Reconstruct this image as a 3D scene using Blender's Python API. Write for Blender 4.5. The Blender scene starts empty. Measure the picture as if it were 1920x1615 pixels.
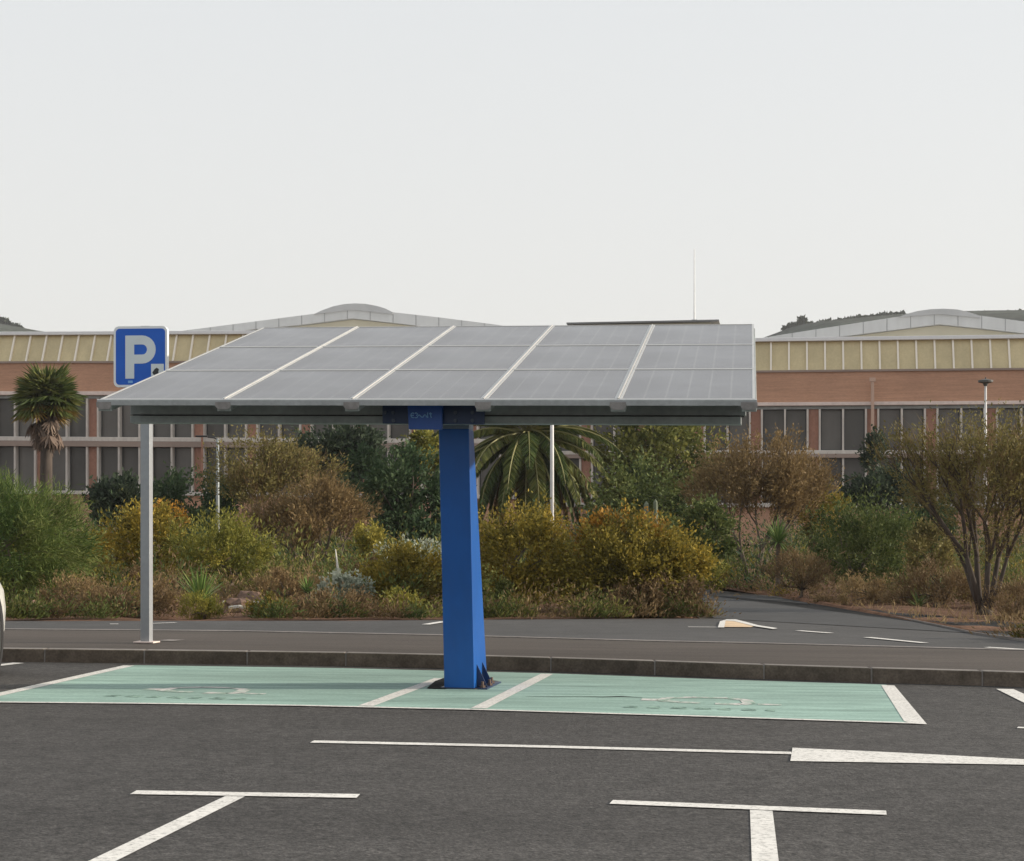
import bpy, math, random
import numpy as np
from mathutils import Vector, Matrix
random.seed(7)
RNG = np.random.default_rng(11)
SC = bpy.context.scene
COL = SC.collection

# ------------------------------------------------------------------ camera
FPX, CX, HY, H = 3200.0, 960.0, 1020.0, 1.2      # focal length in photo pixels, principal column, horizon row, eye height
SL = 0.010                                        # cross fall of the whole site, down to the right
cam = bpy.data.cameras.new('camera')
cam.sensor_fit = 'HORIZONTAL'; cam.sensor_width = 36.0
cam.lens = 36.0 * FPX / 1920.0
cam.shift_y = (HY - 807.5) / 1920.0
cam.clip_start = 0.1; cam.clip_end = 4000
cam_ob = bpy.data.objects.new('camera', cam)
cam_ob.location = (0, 0, H); cam_ob.rotation_euler = (math.radians(90), 0, 0)
COL.objects.link(cam_ob); SC.camera = cam_ob

# ------------------------------------------------------------------ sky, sun, exposure
SUN_EL, SUN_AZ = math.radians(17), math.radians(86)       # azimuth measured from +Y towards +X
world = bpy.data.worlds.new("World"); SC.world = world; world.use_nodes = True
nt = world.node_tree; nt.nodes.clear()
wo = nt.nodes.new('ShaderNodeOutputWorld'); bg = nt.nodes.new('ShaderNodeBackground')
sky = nt.nodes.new('ShaderNodeTexSky'); sky.sky_type = 'NISHITA'; sky.sun_disc = False
sky.sun_elevation = SUN_EL; sky.sun_rotation = SUN_AZ; sky.dust_density = 4.0; sky.air_density = 1.0; sky.ozone_density = 1.5
hs = nt.nodes.new('ShaderNodeHueSaturation'); hs.inputs['Saturation'].default_value = 0.45
mx = nt.nodes.new('ShaderNodeMix'); mx.data_type = 'RGBA'; mx.inputs[0].default_value = 0.70
wt = nt.nodes.new('ShaderNodeTexCoord'); ws = nt.nodes.new('ShaderNodeSeparateXYZ'); wr_ = nt.nodes.new('ShaderNodeValToRGB')
wr_.color_ramp.elements[0].position = .0; wr_.color_ramp.elements[0].color = (.860, .838, .785, 1)
wr_.color_ramp.elements[1].position = .42; wr_.color_ramp.elements[1].color = (.772, .80, .822, 1)
wm = nt.nodes.new('ShaderNodeVectorMath'); wm.operation = 'SCALE'; wm.inputs['Scale'].default_value = 10.0
nt.links.new(wt.outputs['Generated'], ws.inputs[0]); nt.links.new(ws.outputs[2], wr_.inputs[0]); nt.links.new(wr_.outputs[0], wm.inputs[0])
nt.links.new(wm.outputs[0], mx.inputs[7])                  # thin high haze over the clear sky, creamier low down
nt.links.new(sky.outputs[0], hs.inputs['Color']); nt.links.new(hs.outputs[0], mx.inputs[6])
nt.links.new(mx.outputs[2], bg.inputs[0]); bg.inputs[1].default_value = 0.10
nt.links.new(bg.outputs[0], wo.inputs[0])
sun = bpy.data.lights.new('sun', 'SUN'); sun.energy = 4.6; sun.angle = math.radians(1.2); sun.color = (1.0, 0.89, 0.74)
sun_ob = bpy.data.objects.new('sun', sun)
sd = Vector((math.sin(SUN_AZ) * math.cos(SUN_EL), math.cos(SUN_AZ) * math.cos(SUN_EL), math.sin(SUN_EL)))
sun_ob.rotation_euler = sd.to_track_quat('Z', 'Y').to_euler(); sun_ob.location = (60, 10, 40)
COL.objects.link(sun_ob)
SC.view_settings.view_transform = 'Standard'; SC.view_settings.look = 'None'
SC.view_settings.exposure = 0.34; SC.view_settings.gamma = 1.0
SC.render.engine = 'CYCLES'

# ------------------------------------------------------------------ helpers
def W(x, y, Y):                                   # photo pixel + distance -> point
    return Vector(((x - CX) / FPX * Y, Y, H - (y - HY) / FPX * Y))
def G(x, y, z0=0.0):                              # photo pixel -> point on the site plane raised by z0
    Y = (H - z0) / ((y - HY) / FPX - SL * (x - CX) / FPX)
    X = (x - CX) / FPX * Y
    return Vector((X, Y, z0 - SL * X))
YAW = math.atan(510.0 / FPX)
c9, s9 = math.cos(YAW), math.sin(YAW)
VV, UU, ZZ = Vector((c9, -s9, -SL)), Vector((s9, c9, 0)), Vector((0, 0, 1))
def F(O, a, b, c): return O + VV * a + UU * b + ZZ * c

class MB:
    def __init__(s): s.v = []; s.f = []; s.uv = {}
    def add(s, vs, fs):
        n = len(s.v); s.v += [tuple(p) for p in vs]; s.f += [tuple(i + n for i in f) for f in fs]; return s
    def hexa(s, p):                               # bottom 4 (ccw from above), top 4
        return s.add(p, [(3, 2, 1, 0), (4, 5, 6, 7), (0, 1, 5, 4), (1, 2, 6, 5), (2, 3, 7, 6), (3, 0, 4, 7)])
    def box(s, O, a0, a1, b0, b1, k0, k1):        # box along the site axes
        q = [F(O, a, b, k) for k in (k0, k1) for a, b in ((a0, b0), (a1, b0), (a1, b1), (a0, b1))]
        return s.hexa(q)
    def prism(s, poly, vec):                      # polygon (list of points) extruded by vec
        n = len(poly); vec = Vector(vec); a = [Vector(p) for p in poly]; b = [p + vec for p in a]
        return s.add(a + b, [tuple(range(n))[::-1], tuple(range(n, 2 * n))] + [(i, (i + 1) % n, n + (i + 1) % n, n + i) for i in range(n)])
    def sheet(s, poly): return s.add(poly, [tuple(range(len(poly)))])
    def tube(s, pts, rad, n=8, cap=True):
        pts = [Vector(p) for p in pts]; base = len(s.v); m = len(pts)
        if not hasattr(rad, '__len__'): rad = [rad] * m
        ref = None
        for i, p in enumerate(pts):
            d = (pts[min(i + 1, m - 1)] - pts[max(i - 1, 0)]).normalized()
            if ref is None:
                ref = d.cross(Vector((0.3, 1, 0.2)));
                if ref.length < .1: ref = d.cross(Vector((1, 0, 0)))
            ref = (ref - d * ref.dot(d)).normalized(); t = d.cross(ref)
            for k in range(n):
                a = 2 * math.pi * k / n
                s.v.append(tuple(p + (ref * math.cos(a) + t * math.sin(a)) * rad[i]))
        for i in range(m - 1):
            for k in range(n):
                a, b = base + i * n + k, base + i * n + (k + 1) % n
                s.f.append((a, b, b + n, a + n))
        if cap:
            s.f.append(tuple(base + k for k in range(n))[::-1]); s.f.append(tuple(base + (m - 1) * n + k for k in range(n)))
        return s
    def ribbon(s, pts, wid, side):
        pts = [Vector(p) for p in pts]; side = Vector(side).normalized(); b = len(s.v)
        for p, w in zip(pts, wid): s.v.append(tuple(p - side * w / 2)); s.v.append(tuple(p + side * w / 2))
        for i in range(len(pts) - 1): s.f.append((b + 2 * i, b + 2 * i + 1, b + 2 * i + 3, b + 2 * i + 2))
        return s
    def build(s, name, m, parent=None, bevel=0, smooth=False):
        o = Vector(parent_loc(parent)) if parent else Vector((0, 0, 0))
        me = bpy.data.meshes.new(name); me.from_pydata([tuple(Vector(p) - o) for p in s.v], [], s.f)
        me.materials.append(m); me.update()
        if smooth:
            for p in me.polygons: p.use_smooth = True
        ob = bpy.data.objects.new(name, me); COL.objects.link(ob)
        if parent: ob.parent = parent
        if bevel:
            md = ob.modifiers.new('bevel', 'BEVEL'); md.width = bevel; md.segments = 2; md.limit_method = 'ANGLE'
        return ob
def parent_loc(o):
    l = Vector((0, 0, 0))
    while o: l += o.location; o = o.parent
    return l
def thing(name, loc, label, cat, group=None):
    o = bpy.data.objects.new(name, None); o.location = loc; o.empty_display_size = .2; COL.objects.link(o)
    return tag(o, label, cat, group)
def tag(o, label, cat, group=None):
    o['label'] = label; o['category'] = cat
    if group: o['group'] = group
    return o
def struct(o): o['kind'] = 'structure'; return o
def copy_tree(o, parent=None, off=(0, 0, 0)):
    c = o.copy(); COL.objects.link(c); c.parent = parent; c.location = o.location + Vector(off)
    for ch in list(o.children): copy_tree(ch, c)
    return c

# ------------------------------------------------------------------ materials
def mat(name, col, rough=.6, spec=.4, metal=0.0, var=(), bump=None, coat=0):
    """var: list of (scale, amount, (sx,sy,sz)) noise layers that vary the colour; bump: (scale, strength)"""
    m = bpy.data.materials.new(name); m.use_nodes = True; t = m.node_tree; N = t.nodes; L = t.links
    b = N['Principled BSDF']; b.inputs['Base Color'].default_value = (*col, 1); b.inputs['Roughness'].default_value = rough
    b.inputs['Specular IOR Level'].default_value = spec; b.inputs['Metallic'].default_value = metal
    if coat: b.inputs['Coat Weight'].default_value = coat; b.inputs['Coat Roughness'].default_value = .15
    tc = N.new('ShaderNodeTexCoord'); cur = None
    for sc_, am, st in var:
        mp = N.new('ShaderNodeMapping'); mp.inputs['Scale'].default_value = st; L.new(tc.outputs['Object'], mp.inputs[0])
        no = N.new('ShaderNodeTexNoise'); no.inputs['Scale'].default_value = sc_; no.inputs['Detail'].default_value = 4
        L.new(mp.outputs[0], no.inputs['Vector'])
        mr = N.new('ShaderNodeMapRange'); mr.inputs['From Min'].default_value = .3; mr.inputs['From Max'].default_value = .7
        mr.inputs['To Min'].default_value = 1 - am; mr.inputs['To Max'].default_value = 1 + am; L.new(no.outputs[0], mr.inputs[0])
        mu = N.new('ShaderNodeMix'); mu.data_type = 'RGBA'; mu.blend_type = 'MULTIPLY'; mu.inputs[0].default_value = 1
        if cur is None: mu.inputs[6].default_value = (*col, 1)
        else: L.new(cur, mu.inputs[6])
        L.new(mr.outputs[0], mu.inputs[7]); cur = mu.outputs[2]
    if cur is not None: L.new(cur, b.inputs['Base Color'])
    if bump:
        no = N.new('ShaderNodeTexNoise'); no.inputs['Scale'].default_value = bump[0]; no.inputs['Detail'].default_value = 3
        L.new(tc.outputs['Object'], no.inputs['Vector'])
        bp = N.new('ShaderNodeBump'); bp.inputs['Strength'].default_value = bump[1]; bp.inputs['Distance'].default_value = .01
        L.new(no.outputs[0], bp.inputs['Height']); L.new(bp.outputs[0], b.inputs['Normal'])
    m['_col'] = 0
    return m
def wear(m, under, scale, lo, hi, st=(1, 1, 1)):
    """worn paint: lets the surface underneath show through in noisy holes"""
    t = m.node_tree; N = t.nodes; L = t.links; b = N['Principled BSDF']
    tc = N.new('ShaderNodeTexCoord'); mp = N.new('ShaderNodeMapping'); mp.inputs['Scale'].default_value = st
    L.new(tc.outputs['Object'], mp.inputs[0]); no = N.new('ShaderNodeTexNoise'); no.inputs['Scale'].default_value = scale; no.inputs['Detail'].default_value = 6
    no.inputs['Roughness'].default_value = .7
    L.new(mp.outputs[0], no.inputs['Vector']); mr = N.new('ShaderNodeMapRange'); mr.inputs[1].default_value = lo; mr.inputs[2].default_value = hi
    L.new(no.outputs[0], mr.inputs[0]); mu = N.new('ShaderNodeMix'); mu.data_type = 'RGBA'; mu.inputs[7].default_value = (*under, 1)
    L.new(mr.outputs[0], mu.inputs[0]); bc = b.inputs['Base Color']
    if bc.links: L.new(bc.links[0].from_socket, mu.inputs[6])
    else: mu.inputs[6].default_value = bc.default_value
    L.new(mu.outputs[2], bc); return m
ONE = (1, 1, 1)
M = {}
M['asphalt'] = mat('asphalt', (.060, .0565, .054), .85, .25, var=[(.28, .16, (.4, 1, 1)), (.9, .12, (.2, 1.3, 1)), (3.2, .12, ONE), (16, .28, ONE), (40, .40, ONE), (90, .35, ONE)], bump=(60, .6))
M['asphalt_pale'] = mat('asphalt_pale', (.070, .068, .067), .85, .25, var=[(.4, .12, (.4, 1, 1)), (3, .10, ONE), (40, .2, ONE)], bump=(60, .4))
M['asphalt_brown'] = mat('asphalt_brown', (.078, .065, .056), .85, .25, var=[(.5, .16, (.4, 1.4, 1)), (3, .12, (.3, 2, 1)), (40, .2, ONE)], bump=(60, .4))
M['paint'] = wear(mat('white_paint', (.70, .68, .64), .7, .3, var=[(3, .06, ONE), (30, .07, ONE)]), (.26, .25, .235), 38, .50, .70)
M['paint_worn'] = wear(mat('worn_white_paint', (.62, .60, .57), .7, .3, var=[(6, .08, ONE)]), (.22, .36, .28), 9, .44, .64, (1, .5, 1))
M['paint_tan'] = mat('tan_paint', (.62, .46, .30), .7, .3, var=[(3, .2, ONE)])
M['green_paint'] = wear(mat('green_paint', (.285, .42, .365), .75, .25, var=[(.8, .16, (.4, 1.6, 1)), (2.5, .14, (.25, 2.4, 1)), (9, .12, (.25, 2.4, 1)), (40, .12, ONE)]), (.13, .205, .175), 2.6, .49, .82, (.35, 2.2, 1))
M['green_dark'] = wear(mat('dark_green_paint', (.12, .19, .165), .8, .2), (.285, .425, .35), 14, .45, .55)
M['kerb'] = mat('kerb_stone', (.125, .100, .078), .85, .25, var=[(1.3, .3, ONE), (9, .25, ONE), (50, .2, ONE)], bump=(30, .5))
M['kerb_top'] = mat('kerb_pale_top', (.23, .21, .19), .85, .25, var=[(2, .2, ONE), (20, .15, ONE)])
M['kerb_pale'] = mat('pale_kerb', (.22, .20, .185), .85, .25, var=[(2, .2, ONE), (20, .15, ONE)])
M['soil'] = mat('red_soil', (.135, .075, .048), .95, .1, var=[(.8, .3, ONE), (6, .35, ONE), (40, .3, ONE)], bump=(18, .8))
M['earth'] = mat('dry_earth', (.12, .09, .06), .95, .1, var=[(.05, .3, ONE), (.8, .3, ONE)])
M['blue'] = mat('blue_painted_steel', (.004, .080, .32), .36, .5, var=[(1.5, .10, ONE), (14, .06, (1, 1, .3))])
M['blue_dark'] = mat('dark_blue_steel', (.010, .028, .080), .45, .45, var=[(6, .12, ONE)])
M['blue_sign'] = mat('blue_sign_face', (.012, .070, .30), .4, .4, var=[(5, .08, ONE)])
M['blue_letter'] = mat('faded_blue_lettering', (.20, .40, .70), .6, .3)
M['blue_top'] = mat('lit_blue_steel', (.20, .25, .33), .5, .4, var=[(8, .15, ONE)])  # paler blue stands in for light falling on the post head
M['bolt'] = mat('dull_bolt', (.06, .08, .12), .5, .5, metal=.3)
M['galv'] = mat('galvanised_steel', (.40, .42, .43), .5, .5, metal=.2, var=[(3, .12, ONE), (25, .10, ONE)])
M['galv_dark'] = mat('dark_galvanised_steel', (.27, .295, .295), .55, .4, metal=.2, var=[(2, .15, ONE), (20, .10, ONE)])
M['alu'] = mat('aluminium_frame', (.50, .50, .485), .45, .5, metal=.35, var=[(4, .05, ONE)])
M['alu_pale'] = mat('pale_joint_strip', (.50, .49, .475), .55, .4, var=[(4, .06, ONE)])
M['cap'] = mat('rafter_end_steel', (.26, .245, .24), .6, .4, var=[(20, .2, ONE)])
M['cap_dark'] = mat('grey_lamp_head', (.10, .10, .095), .6, .4)
M['pit'] = mat('pit_and_crack_black', (.012, .012, .013), .95, .1, var=[(12, .4, ONE)])
M['rust'] = mat('rusty_bolts', (.11, .075, .06), .8, .3, var=[(25, .4, ONE)])
M['pole'] = mat('grey_pole_steel', (.30, .315, .335), .45, .5, metal=.2, var=[(2, .06, ONE), (18, .05, ONE)])
M['pole_white'] = mat('white_pole', (.62, .61, .60), .5, .4, var=[(3, .08, ONE)])
M['sign_white'] = mat('sign_white', (.74, .75, .76), .5, .4, var=[(4, .03, ONE)])
M['sign_letter'] = mat('sign_letter', (.62, .67, .69), .5, .4, var=[(4, .04, ONE)])
M['sign_blue'] = mat('sign_blue', (.006, .10, .50), .45, .4, var=[(4, .07, ONE)])
M['dark'] = mat('dark_metal', (.03, .03, .032), .5, .4)
M['brick'] = mat('brick_wall', (.46, .265, .175), .85, .2, var=[(.25, .10, (1, 1, .5)), (2.2, .10, (.25, .25, 5)), (14, .08, (.4, .4, 1.5))], bump=(14, .3))
M['brick_pier'] = mat('brick_pier', (.34, .18, .13), .85, .2, var=[(.6, .12, ONE), (6, .1, ONE)])
M['concrete'] = mat('pale_concrete', (.56, .52, .475), .8, .25, var=[(.5, .10, ONE), (5, .10, (1, 1, .4))])
M['ledge'] = mat('pink_concrete', (.68, .57, .52), .8, .25, var=[(.5, .10, ONE), (4, .08, ONE)])
M['ledge_brown'] = mat('brown_spandrel', (.30, .235, .20), .8, .25, var=[(.5, .12, ONE)])
M['pane'] = mat('window_glass', (.095, .089, .082), .28, .35, var=[(.35, .25, ONE), (1.2, .12, (1, 1, .2))])
_t = M['pane'].node_tree; _b = _t.nodes['Principled BSDF']; _oi = _t.nodes.new('ShaderNodeObjectInfo'); _mr = _t.nodes.new('ShaderNodeMapRange'); _mr.inputs[3].default_value = .70; _mr.inputs[4].default_value = 1.45
_mm = _t.nodes.new('ShaderNodeMix'); _mm.data_type = 'RGBA'; _mm.blend_type = 'MULTIPLY'; _mm.inputs[0].default_value = 1
_t.links.new(_oi.outputs['Random'], _mr.inputs[0]); _t.links.new(_b.inputs['Base Color'].links[0].from_socket, _mm.inputs[6]); _t.links.new(_mr.outputs[0], _mm.inputs[7]); _t.links.new(_mm.outputs[2], _b.inputs['Base Color'])
M['glazing'] = mat('yellow_glazing', (.53, .44, .255), .45, .4, var=[(.5, .10, ONE), (2.5, .06, (1, 1, .3)), (9, .05, ONE)])
M['rib'] = mat('glazing_rib', (.80, .74, .64), .5, .3)
M['roof'] = mat('grey_roof_metal', (.40, .40, .40), .55, .4, var=[(.3, .06, ONE), (2, .05, ONE)])
M['joint'] = mat('roof_panel_joint', (.30, .30, .30), .7, .3)
M['fascia'] = mat('roof_fascia', (.50, .50, .495), .6, .35, var=[(.3, .07, ONE), (2, .05, (1, 1, .3))])
M['beige'] = mat('beige_gable', (.50, .46, .36), .8, .25, var=[(.3, .06, ONE)])
M['roof_dark'] = mat('dark_roof_slab', (.19, .19, .195), .7, .3)
M['pink_pipe'] = mat('painted_downpipe', (.52, .36, .28), .7, .3)
M['bark'] = mat('grey_bark', (.12, .095, .075), .9, .2, var=[(6, .3, (1, 1, .3)), (30, .2, ONE)], bump=(20, .6))
M['bark_dark'] = mat('dark_bark', (.075, .060, .050), .9, .2, var=[(6, .3, (1, 1, .3))])
M['bark_pale'] = mat('pale_bark', (.55, .52, .47), .8, .2, var=[(8, .2, (1, 1, .3))])
M['car_paint'] = mat('white_car_paint', (.78, .78, .76), .25, .5, coat=.6)
M['tyre'] = mat('tyre_rubber', (.014, .014, .014), .8, .3)
M['rim'] = mat('alloy_rim', (.10, .10, .105), .35, .5, metal=.7)
M['car_glass'] = mat('car_glass', (.02, .022, .024), .08, .6)
M['car_light'] = mat('red_lamp_lens', (.35, .02, .02), .2, .5)
M['stone'] = mat('pale_stone', (.42, .37, .33), .9, .2, var=[(6, .2, ONE)])
M['hill'] = mat('scrub_hill', (.055, .062, .050), .95, .1, var=[(.02, .3, ONE), (.12, .45, ONE), (.5, .35, ONE)])

# solar glass: six cell columns, fine busbars, dusty grazing gloss
m = bpy.data.materials.new('solar_glass'); m.use_nodes = True; t = m.node_tree; N = t.nodes; L = t.links; b = N['Principled BSDF']
uvn = N.new('ShaderNodeUVMap'); uvn.uv_map = 'UVMap'; sp = N.new('ShaderNodeSeparateXYZ'); L.new(uvn.outputs[0], sp.inputs[0])
def linemask(sock, k, w):
    a = N.new('ShaderNodeMath'); a.operation = 'MULTIPLY'; a.inputs[1].default_value = k; L.new(sock, a.inputs[0])
    a2 = N.new('ShaderNodeMath'); a2.operation = 'FRACT'; L.new(a.outputs[0], a2.inputs[0])
    a3 = N.new('ShaderNodeMath'); a3.operation = 'SUBTRACT'; a3.inputs[1].default_value = .5; L.new(a2.outputs[0], a3.inputs[0])
    a4 = N.new('ShaderNodeMath'); a4.operation = 'ABSOLUTE'; L.new(a3.outputs[0], a4.inputs[0])
    a5 = N.new('ShaderNodeMath'); a5.operation = 'GREATER_THAN'; a5.inputs[1].default_value = .5 - w; L.new(a4.outputs[0], a5.inputs[0]); return a5.outputs[0]
l1 = linemask(sp.outputs[0], 6, .035); l2 = linemask(sp.outputs[1], 9, .02); l3 = linemask(sp.outputs[0], 30, .05)
mxm = N.new('ShaderNodeMath'); mxm.operation = 'MAXIMUM'; L.new(l1, mxm.inputs[0]); mxm.inputs[1].default_value = 0.0
bus = N.new('ShaderNodeMath'); bus.operation = 'MULTIPLY'; bus.inputs[1].default_value = .22; L.new(l3, bus.inputs[0])
mx2 = N.new('ShaderNodeMath'); mx2.operation = 'MAXIMUM'; L.new(mxm.outputs[0], mx2.inputs[0]); L.new(bus.outputs[0], mx2.inputs[1])
cm = N.new('ShaderNodeMix'); cm.data_type = 'RGBA'; cm.inputs[6].default_value = (.082, .076, .078, 1); cm.inputs[7].default_value = (.160, .155, .15, 1)
L.new(mx2.outputs[0], cm.inputs[0]); L.new(cm.outputs[2], b.inputs['Base Color'])
tc = N.new('ShaderNodeTexCoord'); no = N.new('ShaderNodeTexNoise'); no.inputs['Scale'].default_value = 1.6; no.inputs['Detail'].default_value = 5; L.new(tc.outputs['Object'], no.inputs['Vector'])
mr = N.new('ShaderNodeMapRange'); mr.inputs['To Min'].default_value = .16; mr.inputs['To Max'].default_value = .30; L.new(no.outputs[0], mr.inputs[0]); L.new(mr.outputs[0], b.inputs['Roughness'])
b.inputs['Specular IOR Level'].default_value = .5
M['solar'] = m

def leafmat(name, cols, trans=.25, rough=.6):
    m = bpy.data.materials.new(name); m.use_nodes = True; t = m.node_tree; N = t.nodes; L = t.links; b = N['Principled BSDF']
    at = N.new('ShaderNodeAttribute'); at.attribute_name = 'tint'
    rp = N.new('ShaderNodeValToRGB'); e = rp.color_ramp.elements
    n = len(cols)
    while len(e) < n: e.new(.5)
    for i, c in enumerate(cols): e[i].position = i / (n - 1); e[i].color = (*[v * (1.02, 1.04, .86)[min(2, round(2 * i / (n - 1)))] for v in c], 1)
    L.new(at.outputs['Fac'], rp.inputs[0]); L.new(rp.outputs[0], b.inputs['Base Color']); b.inputs['Roughness'].default_value = rough
    b.inputs['Specular IOR Level'].default_value = .08
    tr = N.new('ShaderNodeBsdfTranslucent'); L.new(rp.outputs[0], tr.inputs[0])
    ms = N.new('ShaderNodeMixShader'); ms.inputs[0].default_value = trans
    L.new(b.outputs[0], ms.inputs[1]); L.new(tr.outputs[0], ms.inputs[2]); L.new(ms.outputs[0], N['Material Output'].inputs[0]); return m
LM = {
 'feather': leafmat('feathery_green_leaf', [(.040, .068, .022), (.080, .118, .032), (.145, .185, .050), (.21, .235, .085)]),
 'dark':    leafmat('dark_green_leaf', [(.028, .052, .026), (.052, .085, .040), (.095, .13, .060)]),
 'blue':    leafmat('bluish_dark_leaf', [(.026, .040, .026), (.046, .066, .040), (.085, .108, .062)]),
 'olive':   leafmat('olive_leaf', [(.075, .088, .028), (.14, .15, .042), (.25, .24, .065)]),
 'yellow':  leafmat('yellow_green_leaf', [(.10, .11, .026), (.20, .20, .042), (.36, .31, .065)]),
 'green':   leafmat('mid_green_leaf', [(.042, .062, .022), (.088, .115, .036), (.17, .19, .060)]),
 'brown':   leafmat('brown_leaf', [(.110, .075, .037), (.200, .138, .066), (.30, .215, .10)]),
 'olivebrown': leafmat('olive_brown_leaf', [(.092, .082, .032), (.170, .145, .052), (.28, .24, .085)]),
 'orange':  leafmat('orange_leaf', [(.15, .095, .026), (.31, .175, .034), (.52, .27, .045)]),
 'ochre':   leafmat('ochre_leaf', [(.092, .082, .022), (.215, .175, .034), (.43, .31, .052)]),
 'dry':     leafmat('dry_grass_blade', [(.16, .105, .055), (.27, .19, .095), (.40, .30, .15)]),
 'rust':    leafmat('rust_brown_leaf', [(.098, .066, .036), (.180, .122, .064), (.28, .20, .10)]),
 'silver':  leafmat('silver_leaf', [(.17, .20, .15), (.33, .36, .28), (.55, .57, .47)]),
 'agave':   leafmat('agave_blade', [(.08, .15, .04), (.17, .26, .07), (.32, .38, .13)], .12, .45),
 'palm':    leafmat('palm_leaflet', [(.042, .066, .022), (.100, .125, .038), (.23, .22, .070)], .18, .45),
 'palmold': leafmat('old_palm_leaflet', [(.10, .088, .032), (.22, .15, .04), (.32, .23, .09)], .2),
 'dead':    leafmat('dead_palm_leaf', [(.12, .085, .065), (.19, .14, .11), (.27, .21, .17)], .15),
 'far':     leafmat('far_tree_leaf', [(.030, .042, .025), (.048, .060, .034), (.07, .08, .045)], .1),
}

# ------------------------------------------------------------------ foliage
def nrm(a): return a / np.maximum(np.linalg.norm(a, axis=-1, keepdims=True), 1e-9)
def leaf_ob(name, C, D, Ln, Wd, tint, m, parent):
    n = len(C); D = nrm(D); R = nrm(np.cross(D, RNG.normal(size=(n, 3)))); Ln = Ln[:, None]; Wd = Wd[:, None]
    V = np.empty((n, 4, 3)); V[:, 0] = C; V[:, 1] = C + D * Ln * .5 + R * Wd * .5; V[:, 2] = C + D * Ln; V[:, 3] = C + D * Ln * .5 - R * Wd * .5
    o = np.array(parent_loc(parent)) if parent else np.zeros(3)
    V = (V - o).reshape(-1, 3).astype(np.float32)
    me = bpy.data.meshes.new(name); me.vertices.add(4 * n); me.loops.add(4 * n); me.polygons.add(n)
    me.vertices.foreach_set('co', V.ravel()); me.loops.foreach_set('vertex_index', np.arange(4 * n, dtype=np.int32))
    me.polygons.foreach_set('loop_start', np.arange(0, 4 * n, 4, dtype=np.int32)); me.polygons.foreach_set('loop_total', np.full(n, 4, dtype=np.int32))
    me.update(calc_edges=True)
    a = me.attributes.new('tint', 'FLOAT', 'POINT'); a.data.foreach_set('value', np.repeat(np.clip(tint, 0, 1), 4).astype(np.float32))
    me.materials.append(m); ob = bpy.data.objects.new(name, me); COL.objects.link(ob)
    if parent: ob.parent = parent
    return ob
def clumps(c, r, k, flat=.35, shell=.45):
    d = nrm(RNG.normal(size=(k, 3))); d[:, 2] = np.where(d[:, 2] < 0, d[:, 2] * flat * 2.2, d[:, 2])
    q = (shell + (1 - shell) * RNG.random((k, 1)) ** .6) * .82
    return c + d * q * r
def crown(parent, c, r, n, ls, m, k=None, Kin=None, aspect=.5, up=.25, cl=.30, tone=(.5, .22), wob=.1, name='crown', hang=0., flat=.35, split=None):
    """leaf crown: leaves gathered in clumps through an ellipsoid with an uneven outline"""
    c = np.array(c); r = np.array(r); k = k or max(10, int(n / 260)); n = int(n * 1.7); ls = ls * .84
    K = clumps(c, r, k, flat) if Kin is None else np.array(Kin); k = len(K); kr = cl * (.55 + .9 * RNG.random(k)); kt = RNG.normal(tone[0], tone[1], k)
    q0 = 11; nt_ = max(k, n // q0); i = RNG.integers(0, k, nt_)                       # twigs spring from the clumps, leaves sit along the twigs
    g = RNG.normal(size=(nt_, 3)); S = K[i] + g * (kr[i] * r.mean() * .42)[:, None]
    tv = nrm(nrm((S - c) / r) * .8 + g * .28 + RNG.normal(size=(nt_, 3)) * .30 + np.array([0, 0, up * 1.3 - hang]))
    tl = r.mean() * cl * (.35 + .75 * RNG.random(nt_)); j = np.repeat(np.arange(nt_), q0); u = np.tile(np.linspace(-.35, .75, q0), nt_) + RNG.normal(0, .05, nt_ * q0)
    P = S[j] + tv[j] * (u * tl[j])[:, None] + RNG.normal(size=(nt_ * q0, 3)) * ls * .45
    zmin = c[2] - r[2] * 1.02
    P[:, 2] = np.where(P[:, 2] < zmin, zmin + RNG.random(len(P)) * r[2] * .3, P[:, 2])
    D = tv[j] * .9 + RNG.normal(size=(nt_ * q0, 3)) * .55; D[:, 2] += up * .5 - hang
    L_ = ls * (.55 + .85 * RNG.random(len(P))); t = kt[i][j] + RNG.normal(0, .13, nt_)[j] + RNG.normal(0, .08, len(P))
    ns = int(16 + k * 1.2); sd = nrm(RNG.normal(size=(ns, 3))); sd[:, 2] = np.abs(sd[:, 2]) * .9 + .1; q = 14           # loose shoots past the outline
    st_ = c + sd * r * .80; u = np.tile(np.linspace(0, 1, q), ns); j = np.repeat(np.arange(ns), q); ln = r.mean() * (.18 + .32 * RNG.random(ns))
    dv = nrm(sd * .8 + RNG.normal(size=(ns, 3)) * .35 + np.array([0, 0, .5]))
    P2 = st_[j] + dv[j] * (u * ln[j])[:, None] + RNG.normal(size=(ns * q, 3)) * ls * .5; D2 = dv[j] + RNG.normal(size=(ns * q, 3)) * .7
    P = np.concatenate([P, P2]); D = np.concatenate([D, D2]); L2 = ls * (.55 + .7 * RNG.random(ns * q)); L_ = np.concatenate([L_, L2]); t = np.concatenate([t, RNG.normal(tone[0] + .15, .2, ns * q)])
    leaf_ob(name, P, D, L_, L_ * aspect * (.7 + .6 * RNG.random(len(P))), t, m, parent); return K
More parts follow.
